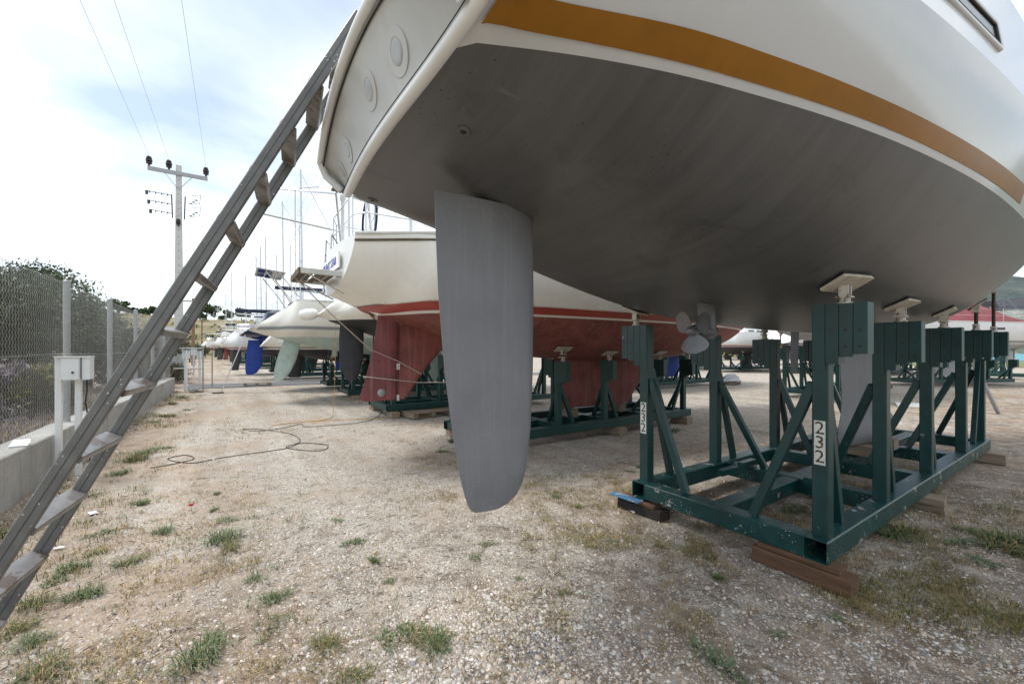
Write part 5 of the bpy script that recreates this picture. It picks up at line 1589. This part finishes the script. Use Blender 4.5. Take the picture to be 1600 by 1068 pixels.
# trees on the skylines
for i, (u, vb, d, hgt, sp, lab) in enumerate(((186, 502, 190, 5.2, 3.6, 'round dark tree standing alone on the dry hill crest behind the fence'), (203, 501, 190, 2.6, 2.2, 'small tree on the hill crest right of the round tree'),
                                         (232, 502, 195, 3.0, 4.0, 'flat dark tree on the hill crest above the third fence post'), (249, 503, 195, 2.0, 2.4, 'tiny tree on the hill crest near the power pole'),
                                         (322, 502, 180, 7.0, 4.6, 'dark round tree on the hill crest between the ladder and masts'), (312, 503, 185, 3.0, 4.0, 'low tree beside the dark round tree on the hill crest'),
                                         (377, 508, 150, 6.0, 4.5, 'dark green tree on the hill among the far masts'), (354, 512, 140, 4.5, 3.0, 'dark tree on the hill behind the tallest thin masts'),
                                         (296, 540, 60, 3.0, 2.6, 'green bush at the foot of the dry hill'), (276, 538, 58, 2.0, 1.7, 'small green bush at the foot of the dry hill'))):
    p = Vector(hill_surf(u, 0.93)) if d > 100 else at(u, 548 + 650 * H / d, d)
    tree('hill_tree', lab, (p.x, p.y, p.z - 0.3), hgt, sp, 60 + i, DG, 1500, 0.42 if d > 100 else 0.2, lumps=9, low=0.2, trunk_h=0.3, elong=1.5)
for i, (u, d, hgt, sp) in enumerate(((1135, 75, 8, 6), (1165, 80, 7, 5.5), (1195, 72, 7.5, 6), (1235, 78, 8, 6), (1275, 80, 7, 6), (1090, 76, 8, 6), (1050, 80, 8, 6))):
    p = at(u, 548, d)
    tree('shore_tree', 'green tree in the belt of trees behind the far row of yachts', (p.x, p.y, 0), hgt, sp, 90 + i, [(0.06, 0.10, 0.03), (0.09, 0.13, 0.045), (0.045, 0.08, 0.03)], 2600, 0.3, group='belt of trees behind the far row', lumps=12, low=0.05, elong=1.5)


def blades(pos, n_per, hgt, wid, spread, cols, seed, lean=0.6):
    """grass blades: two-segment tapering strips round each position"""
    r = np.random.default_rng(seed)
    pos = np.repeat(np.asarray(pos, float), n_per, axis=0); n = len(pos)
    az = r.random(n) * 2 * np.pi; rad = spread * np.sqrt(r.random(n))
    base = pos + np.stack([rad * np.cos(az), rad * np.sin(az), np.zeros(n)], 1)
    az2 = az + r.normal(size=n) * 0.9
    ln = lean * (0.3 + r.random(n))
    h_ = hgt * (0.45 + 0.75 * r.random(n)); w_ = wid * (0.6 + 0.8 * r.random(n))
    out = np.stack([np.cos(az2), np.sin(az2), np.zeros(n)], 1)
    sd_ = np.stack([-np.sin(az2), np.cos(az2), np.zeros(n)], 1)
    up = np.array([0, 0, 1.0])
    mid = base + out * (h_ * ln * 0.35)[:, None] + up * (h_ * 0.6)[:, None]
    tip = base + out * (h_ * ln)[:, None] + up * (h_ * (0.95 - 0.35 * ln))[:, None]
    hw = (sd_ * (w_ / 2)[:, None])
    V = np.stack([base - hw, base + hw, mid + hw * .8, mid - hw * .8, tip + hw * .12, tip - hw * .12], 1).reshape(-1, 3)
    b0 = np.arange(n) * 6
    Fa = np.concatenate([np.stack([b0, b0 + 1, b0 + 2, b0 + 3], 1), np.stack([b0 + 3, b0 + 2, b0 + 4, b0 + 5], 1)])
    cols = np.array(cols)
    c = cols[r.integers(0, len(cols), n)] * (0.7 + 0.6 * r.random((n, 1)))
    C = np.concatenate([c, np.ones((n, 1))], 1).repeat(6, axis=0)
    return V, Fa, C


GRN = [(0.085, 0.13, 0.04), (0.12, 0.165, 0.055), (0.06, 0.10, 0.03), (0.18, 0.19, 0.09)]
SAGE = [(0.13, 0.18, 0.09), (0.17, 0.22, 0.12), (0.10, 0.15, 0.07)]
STRAW = [(0.36, 0.27, 0.13), (0.30, 0.20, 0.09), (0.42, 0.34, 0.19), (0.24, 0.15, 0.07)]
MOSS = [(0.20, 0.17, 0.055), (0.25, 0.19, 0.06), (0.15, 0.15, 0.045), (0.30, 0.22, 0.09)]

# tuft shapes shared by the single weeds
tuft_me = []
for i, (n, hg, sp, ln, cc) in enumerate(((110, 0.085, 0.06, 1.3, GRN), (170, 0.10, 0.10, 1.3, GRN + SAGE), (90, 0.045, 0.09, 1.6, SAGE + MOSS[2:3]), (210, 0.11, 0.13, 1.1, GRN + STRAW[:2]), (120, 0.07, 0.11, 1.7, SAGE))):
    V, Fa, C = blades([(0, 0, 0), (sp * .7, sp * .2, 0), (-sp * .3, sp * .6, 0)], n // 3, hg, (0.006, 0.0055, 0.009, 0.005, 0.007)[i], sp * .7, cc, 300 + i, ln)
    o = raw_mesh('weed_tuft', V, Fa, M['blade'], col=C)
    tuft_me.append(o.data); bpy.data.objects.remove(o)
weed_px = [(345, 840, 1, 1.25), (355, 855, 3, 1.0), (350, 812, 2, 1.0), (258, 828, 1, 1.0), (222, 788, 0, 1.1), (192, 880, 1, 1.0), (150, 862, 2, 1.2), (142, 930, 1, 1.0), (75, 1050, 3, 0.9),
           (320, 1030, 1, 1.1), (330, 1000, 2, 0.9), (400, 905, 4, 0.8), (428, 938, 1, 0.9), (500, 1010, 3, 0.8), (545, 1058, 3, 0.8), (600, 1000, 2, 1.0), (665, 995, 3, 1.2), (690, 1010, 1, 0.9),
           (640, 985, 2, 0.9), (555, 845, 2, 1.1), (582, 878, 0, 0.8), (610, 910, 2, 0.6), (530, 812, 2, 0.7), (340, 770, 0, 0.9), (333, 795, 0, 0.8), (215, 785, 2, 1.0), (160, 830, 2, 1.1), (130, 775, 2, 1.0),
           (205, 720, 3, 1.2), (225, 708, 1, 1.2), (188, 740, 1, 1.0), (250, 700, 2, 1.2), (262, 650, 3, 1.3), (272, 632, 3, 1.3), (283, 622, 1, 1.5), (240, 660, 2, 1.2), (295, 640, 2, 1.2), (310, 612, 3, 1.2),
           (1410, 830, 3, 1.4), (1395, 838, 1, 1.2), (1580, 850, 3, 1.7), (1560, 842, 1, 1.3), (1520, 830, 2, 1.2), (1590, 862, 3, 1.4), (1500, 850, 2, 1.2), (1545, 880, 2, 1.1), (1245, 795, 2, 1.2), (1230, 800, 1, 0.8),
           (1050, 672, 2, 1.6), (1110, 870, 2, 1.0), (1080, 860, 2, 0.9), (1030, 850, 2, 0.8), (960, 845, 2, 0.8), (1120, 900, 0, 0.8), (1130, 1030, 4, 1.3), (870, 775, 2, 1.0), (905, 790, 0, 0.8), (690, 705, 2, 1.0),
           (705, 690, 0, 1.2), (745, 870, 2, 0.8), (760, 850, 2, 0.7), (810, 905, 2, 0.6), (880, 925, 2, 0.6), (985, 735, 2, 1.0), (1000, 730, 0, 0.9), (1215, 985, 2, 0.6), (1310, 960, 2, 0.6), (90, 905, 2, 1.3), (60, 940, 3, 1.0), (110, 890, 1, 1.0), (20, 985, 3, 1.0), (45, 1010, 1, 0.9)]
rw_ = random.Random(5)
for i, (u, v, k, s) in enumerate(weed_px):
    p = gat(u, v)
    o = bpy.data.objects.new('weed_tuft', tuft_me[k]); COL.objects.link(o)
    o.location = (p.x, p.y, gz(p.x, p.y)); o.rotation_euler = (0, 0, rw_.random() * 6.28)
    s *= 1.0 if p.length < 6 else 1.3
    s *= 0.72
    o.scale = (s * (0.7 + 0.7 * rw_.random()), s * (0.7 + 0.6 * rw_.random()), s * (0.55 + 0.45 * rw_.random()))
    if p.x < -0.75 and v < 760: lab = 'green weed tuft growing along the foot of the concrete wall'
    elif u < 250: lab = 'green weed tuft in the brown soil near the foot of the steel ladder'
    elif u < 470: lab = 'green weed tuft in the open gravel between the ladder and the rudder'
    elif u < 800: lab = 'green weed tuft in the foreground gravel below the grey rudder'
    elif u > 1300: lab = 'green weed tuft beside the long rail of cradle 232'
    elif v < 800 or (1200 < u < 1260 and v < 810): lab = 'green weed tuft inside or just behind cradle 232'
    else: lab = 'green weed tuft in the gravel before the front beam of cradle 232'
    tag(o, lab, 'weed', 'weed tufts in the gravel')

# dry grass and moss mats, nobody could count them
def in_img(n, u0, u1, v0, v1, seed):
    r = np.random.default_rng(seed)
    u = u0 + (u1 - u0) * r.random(n); v = v0 + (v1 - v0) * r.random(n)
    d = 650.0 * H / (v - 548.0); k = (u - 800.0) / 650.0
    return np.stack([d * (SF + CF * k), d * (CF - SF * k)], 1)
def patchy(xy, scale, thr, off):
    rr = np.random.default_rng(int(off * 7) + 3)
    keep = [mnoise.noise(Vector((x * scale + off, y * scale, 0.7))) + 0.6 * mnoise.noise(Vector((x * scale * 3.7, y * scale * 3.7, off))) + 0.55 * (rr.random() - 0.5) > thr + 0.10 for x, y in xy]
    return xy[np.array(keep)]
def with_z(xy): return np.array([(x, y, gz(x, y) - 0.002) for x, y in xy])
VS, FS, CS, off = [], [], [], 0
def put(V, Fa, C):
    global off
    VS.append(V); FS.append(Fa + off); CS.append(C); off += len(V)
a = in_img(2600, -60, 420, 640, 1075, 1); a = a[a[:, 0] > -1.8]
put(*blades(with_z(patchy(a, 1.3, 0.0, 0.0)), 7, 0.055, 0.0035, 0.05, STRAW, 41, 1.7))
a = in_img(1500, 400, 900, 760, 1075, 2); put(*blades(with_z(patchy(a, 1.6, 0.12, 3.0)), 6, 0.035, 0.003, 0.045, STRAW + MOSS, 42, 1.8))
a = in_img(1500, 820, 1110, 740, 860, 3); put(*blades(with_z(patchy(a, 1.9, -0.12, 6.0)), 8, 0.05, 0.003, 0.05, MOSS, 43, 1.4))
a = in_img(2600, 1270, 1660, 760, 990, 4); put(*blades(with_z(patchy(a, 1.8, -0.02, 9.0)), 8, 0.05, 0.003, 0.05, MOSS + GRN[2:3], 44, 1.4))
a = in_img(1600, 1040, 1420, 860, 985, 5); put(*blades(with_z(patchy(a, 2.2, 0.0, 12.0)), 6, 0.06, 0.0025, 0.04, STRAW, 45, 1.2))
a = in_img(900, 640, 830, 680, 780, 6); put(*blades(with_z(patchy(a, 1.4, 0.1, 15.0)), 6, 0.05, 0.004, 0.06, MOSS + STRAW, 46, 1.4))
a = in_img(1300, 200, 760, 610, 690, 7); a = a[a[:, 0] > -1.8]; put(*blades(with_z(patchy(a, 0.8, 0.14, 18.0)), 6, 0.05, 0.007, 0.12, MOSS + STRAW, 47, 1.6))
a = in_img(1500, 960, 1500, 690, 850, 8); put(*blades(with_z(patchy(a, 1.4, 0.1, 21.0)), 6, 0.05, 0.004, 0.05, MOSS + STRAW, 48, 1.4))
r_ = np.random.default_rng(91)
a = np.stack([-1.78 + 1.0 * r_.random(2600) ** 1.3, 2.6 + 18.5 * r_.random(2600)], 1); put(*blades(with_z(patchy(a, 1.1, 0.0, 24.0)), 6, 0.07, 0.005, 0.06, GRN + STRAW, 49, 1.3))
a = in_img(1500, -60, 480, 680, 1075, 10); a = a[a[:, 0] > -1.8]; put(*blades(with_z(patchy(a, 2.3, 0.16, 27.0)), 6, 0.035, 0.004, 0.035, GRN + SAGE, 50, 1.5))
a = in_img(900, 480, 1640, 700, 1075, 11); put(*blades(with_z(patchy(a, 2.0, 0.24, 29.0)), 5, 0.03, 0.0035, 0.03, SAGE + MOSS, 51, 1.5))
o = raw_mesh('dry_grass', np.concatenate(VS), np.concatenate(FS), M['blade'], col=np.concatenate(CS)); o['kind'] = 'stuff'
tag(o, 'thin mats of dry straw-coloured grass and moss on the gravel', 'grass')
# grass and mauve weeds on the far side of the fence
VS, FS, CS, off = [], [], [], 0
r_ = np.random.default_rng(77)
xy = np.stack([-2.25 - 2.6 * r_.random(2600) ** 1.5, 3.0 + 17.5 * r_.random(2600)], 1)
put(*blades(np.array([(x, y, 0.02) for x, y in xy]), 9, 0.50, 0.010, 0.16, PUR + STRAW[:2], 51, 0.7))
xy = np.stack([-2.6 - 9 * r_.random(2600), 3.0 + 20 * r_.random(2600)], 1)
put(*blades(np.array([(x, y, 0.05) for x, y in xy]), 8, 0.34, 0.014, 0.25, STRAW + YEL, 52, 0.8))
o = raw_mesh('weeds', np.concatenate(VS), np.concatenate(FS), M['blade'], col=np.concatenate(CS)); o['kind'] = 'stuff'
tag(o, 'dry mauve and straw weeds growing behind the chain-link fence', 'weeds')

# ------------------------------------------------------------------ loose stones of the gravel
def pebbles(xy, size, seed, tones):
    r = np.random.default_rng(seed); n = len(xy)
    # bevelled lump: 10 corners
    T = np.array([(-.5, -.35, 0), (.3, -.5, 0), (.55, .3, 0), (-.25, .5, 0), (-.35, -.2, .42), (.2, -.32, .48), (.32, .18, .44), (-.15, .3, .40)], float)
    TF = np.array([(4, 5, 6, 7), (0, 1, 5, 4), (1, 2, 6, 5), (2, 3, 7, 6), (3, 0, 4, 7)])
    J = T[None] * (1 + 0.45 * (r.random((n, 8, 1)) - .5)) + 0.16 * (r.random((n, 8, 3)) - .5) * np.array([1, 1, .6])
    s = size[:, None, None]
    J = J * s * np.stack([0.8 + .5 * r.random(n), 0.6 + .5 * r.random(n), 0.45 + .55 * r.random(n)], 1)[:, None, :]
    a = r.random(n) * 6.283; c, sn = np.cos(a)[:, None], np.sin(a)[:, None]
    tl = (r.random(n) - .5)[:, None] * .7
    x = J[..., 0] * c - J[..., 1] * sn; y = J[..., 0] * sn + J[..., 1] * c; z = J[..., 2] + tl * x
    zz = np.array([gz(px, py) for px, py in xy])
    V = np.stack([x + xy[:, :1], y + xy[:, 1:2], z + zz[:, None] - size[:, None] * .10], -1).reshape(-1, 3)
    Fa = (TF[None] + (np.arange(n) * 8)[:, None, None]).reshape(-1, 4)
    tones = np.array(tones)
    col = tones[r.integers(0, len(tones), n)] * (0.75 + .45 * r.random((n, 1)))
    C = np.concatenate([np.clip(col, 0, .85), np.ones((n, 1))], 1).repeat(8, axis=0)
    return V, Fa, C


TONES = [(0.56, 0.53, 0.49), (0.60, 0.565, 0.52), (0.46, 0.42, 0.365), (0.36, 0.34, 0.32), (0.50, 0.42, 0.35), (0.58, 0.48, 0.40), (0.64, 0.61, 0.57), (0.26, 0.25, 0.25), (0.44, 0.36, 0.29)]
VS, FS, CS, off = [], [], [], 0
r_ = np.random.default_rng(5)
a = in_img(30000, -120, 1720, 690, 1120, 31); a = a[a[:, 0] > -1.78]
put(*pebbles(a, 0.007 + 0.013 * r_.random(len(a)) ** 2, 61, TONES))
a = in_img(24000, -120, 1720, 660, 1110, 32); a = a[a[:, 0] > -1.78]; a = patchy(a, 1.1, 0.02, 30.0)
put(*pebbles(a, 0.011 + 0.020 * r_.random(len(a)) ** 2.5, 62, TONES))
# the heap of coarser pale stones in front
c0 = gat(720, 985); 
a = np.stack([c0.x + 0.42 * r_.normal(size=1500), c0.y + 0.20 * r_.normal(size=1500)], 1)
put(*pebbles(a, 0.012 + 0.014 * r_.random(len(a)) ** 2, 63, TONES[:2] + TONES[4:7]))
c0 = gat(840, 1010); a = np.stack([c0.x + 0.16 * r_.normal(size=350), c0.y + 0.10 * r_.normal(size=350)], 1)
put(*pebbles(a, 0.010 + 0.012 * r_.random(len(a)), 64, [(0.16, 0.17, 0.2), (0.24, 0.24, 0.26), (0.1, 0.1, 0.12)]))
a = in_img(700, -80, 1700, 700, 1090, 33); a = a[a[:, 0] > -1.75]
put(*pebbles(a, 0.022 + 0.02 * r_.random(len(a)) ** 3, 65, TONES))
# crumbs along the wall foot
a = np.stack([-1.80 + 0.28 * r_.random(1800) ** 1.6, 2.5 + 18 * r_.random(1800) ** 1.4], 1)
put(*pebbles(a, 0.012 + 0.03 * r_.random(len(a)) ** 3, 66, TONES))
o = raw_mesh('gravel', np.concatenate(VS), np.concatenate(FS), M['stone'], col=np.concatenate(CS)); o['kind'] = 'stuff'
tag(o, 'loose pale gravel stones scattered over the boatyard ground', 'gravel')

# twigs and straw litter
VS, FS, CS, off = [], [], [], 0
a = in_img(900, -60, 900, 740, 1080, 71); a = a[a[:, 0] > -1.78]
n = len(a); r_ = np.random.default_rng(72)
ln = 0.015 + 0.05 * r_.random(n) ** 3; az = r_.random(n) * 6.28
dx, dy = np.cos(az) * ln / 2, np.sin(az) * ln / 2; wx, wy = -np.sin(az) * .0013, np.cos(az) * .0013
zb = np.array([gz(x, y) for x, y in a]) + 0.007
V = np.stack([np.stack([a[:, 0] - dx - wx, a[:, 1] - dy - wy, zb], 1), np.stack([a[:, 0] + dx - wx, a[:, 1] + dy - wy, zb + .004], 1), np.stack([a[:, 0] + dx + wx, a[:, 1] + dy + wy, zb + .004], 1), np.stack([a[:, 0] - dx + wx, a[:, 1] - dy + wy, zb], 1),
              np.stack([a[:, 0] - dx, a[:, 1] - dy, zb + .005], 1), np.stack([a[:, 0] + dx, a[:, 1] + dy, zb + .009], 1)], 1).reshape(-1, 3)
b0 = np.arange(n) * 6
Fa = np.concatenate([np.stack([b0, b0 + 1, b0 + 5, b0 + 4], 1), np.stack([b0 + 3, b0 + 4, b0 + 5, b0 + 2], 1)])
tw = np.array([(0.10, 0.07, 0.05), (0.2, 0.14, 0.09), (0.34, 0.27, 0.17), (0.07, 0.05, 0.04)])
C = np.concatenate([tw[r_.integers(0, 4, n)], np.ones((n, 1))], 1).repeat(6, axis=0)
o = raw_mesh('litter', V, Fa, M['blade'], col=C); o['kind'] = 'stuff'; tag(o, 'dry twigs and straw litter lying on the ground', 'litter')

# ------------------------------------------------------------------ small things on the ground
def ground_line(label, px, r, mat, name, cat):
    pts = []
    for (u, v) in px:
        p = gat(u, v); pts.append(Vector((p.x, p.y, gz(p.x, p.y) + r)))
    # smooth
    q = []
    for i in range(len(pts) - 1):
        p0, p1, p2, p3 = pts[max(i - 1, 0)], pts[i], pts[i + 1], pts[min(i + 2, len(pts) - 1)]
        for k in range(6):
            t = k / 6
            q.append(0.5 * ((2 * p1) + (p2 - p0) * t + (2 * p0 - 5 * p1 + 4 * p2 - p3) * t * t + (3 * p1 - p0 - 3 * p2 + p3) * t ** 3))
    q.append(pts[-1])
    for p in q: p.z = max(p.z, gz(p.x, p.y) + r)
    o = MB().tube(q, r, 6).build(name, mat, smooth=60); tag(o, label, cat); return o
ground_line('thin black cable snaking over the gravel to the red yacht cradle', [(235, 730), (300, 717), (290, 710), (262, 716), (300, 722), (350, 713), (445, 700), (470, 692), (510, 695), (505, 703), (475, 703), (447, 698), (468, 690), (462, 680), (430, 672), (380, 668), (400, 672), (440, 668), (470, 662), (480, 666), (540, 662), (575, 657), (590, 650), (598, 642)], 0.006, M['cable'], 'power_cable', 'cable')
ground_line('thin orange cord lying on the gravel near the black cable', [(425, 664), (470, 659), (500, 656), (518, 652), (520, 646)], 0.007, M['orange_cord'], 'orange_cord', 'cord')
ground_line('orange cord running towards the pallet under the red yacht', [(480, 658), (540, 655), (600, 653), (640, 649), (680, 651)], 0.007, M['orange_cord'], 'orange_cord', 'cord')
o = MB().tube([at(521, 646, gat(520, 646).length * 1.0 if False else 650 * H / 98.0), at(523, 600, 10.7), at(525, 500, 10.85)], 0.006, 5).build('hanging_cord', M['orange_cord']); tag(o, 'thin ochre cord hanging from the sugar-scoop stern to the ground', 'cord')


def pallet(label, loc, rz, tilt=0.0):
    t = thing('wooden_pallet', label, 'pallet', loc, rz)
    for i in range(5): MB().box((0, -0.34 + i * 0.17, 0.125), (1.1, 0.11, 0.02)).build('deck_board', M['timber_grey'], t)
    for x in (-0.48, 0, 0.48): MB().box((x, 0, 0.06), (0.12, 0.78, 0.105)).build('bearer', M['timber_grey'], t)
    return t
p = gat(670, 650); pallet('weathered wooden pallet beside the red rudder', (p.x, p.y + 0.2, 0), R(8))
p = gat(402, 602); pallet('flat pallet lying before the road', (p.x, p.y, 0), R(0))
p = gat(1140, 600)
t = thing('tarp_bundle', 'grey tarpaulin bundle on a pallet in the open lane', 'tarpaulin', (p.x, p.y, 0))
pallet('small pallet under the grey tarpaulin bundle in the lane', (p.x, p.y, 0), 0.3)
tb = MB().lathe([(0.55, 0.14), (0.62, 0.18), (0.5, 0.27), (0.34, 0.34), (0.2, 0.46), (0.05, 0.5)], 22)
tb.v = [(x * 1.1 + .25 * mnoise.noise(Vector((x * 4, y * 4, z * 4))) + (z - .14) * .8, y * .6 + .2 * mnoise.noise(Vector((x * 4 + 5, y * 4, z * 4))), z) for x, y, z in tb.v]
tb.build('tarp_folds', M['galv'], t, smooth=60)
p = gat(1425, 634); o = MB().box((0, 0, 0.03), (1.1, 0.7, 0.05), 0.004).build('plywood_sheet', M['offwhite']); o.location = (p.x, p.y, 0); o.rotation_euler = (0, 0, 0.3); tag(o, 'pale plywood sheet lying flat in the lane beyond cradle 232', 'board')
# litter scraps
for (u, v, lab, sx, mat) in ((145, 801, 'white scrap of paper on the ground near the ladder', .06, M['plastic_white']), (92, 856, 'small white scrap on the ground beside the ladder foot', .035, M['plastic_white']),
                             (988, 800, 'crumpled white tissue beside the front corner of cradle 232', .03, M['plastic_white'])):
    p = gat(u, v); mbs = MB(); rows = []
    for i in range(5):
        rows.append([Vector(((i / 4 - .5) * sx * 2, (j / 4 - .5) * sx, 0.006 + 0.012 * (1 + mnoise.noise(Vector((i * 1.3, j * 1.7, u)))))) for j in range(5)])
    o = mbs.grid(rows).build('paper_scrap', mat, smooth=180); o.location = (p.x, p.y, gz(p.x, p.y)); o.rotation_euler = (0, 0, u * .1); tag(o, lab, 'scrap')
p = gat(299, 797); pop = thing('poppy', 'single red poppy in the gravel beside the weeds', 'flower', (p.x, p.y, gz(p.x, p.y)))
MB().tube([(0, 0, 0), (0.004, 0, 0.03), (0.002, 0, 0.055)], 0.0015, 5).build('stalk', M['green_far'], pop)
fl_ = MB()
for k in range(4):
    a = k * math.pi / 2
    rows = []
    for i in range(4):
        t = i / 3; w2 = 0.006 + 0.014 * math.sin(t * math.pi * .75)
        rows.append([Vector((math.cos(a) * .02 * t - math.sin(a) * w2 * q, math.sin(a) * .02 * t + math.cos(a) * w2 * q, .055 + .018 * t * t + .003 * abs(q))) for q in (-1, 0, 1)])
    fl_.grid(rows)
fl_.build('petals', M['red'], pop, smooth=180)
o = MB().lathe([(0.05, 0), (0.12, 0.02), (0.13, 0.03)], 14).build('red_scrap', M['red'], smooth=40)
o.location = (CX + 2.0, YC - 0.05, 0.02); o.scale = (1.4, .7, 1); tag(o, 'crumpled red plastic scrap inside cradle 232', 'scrap')
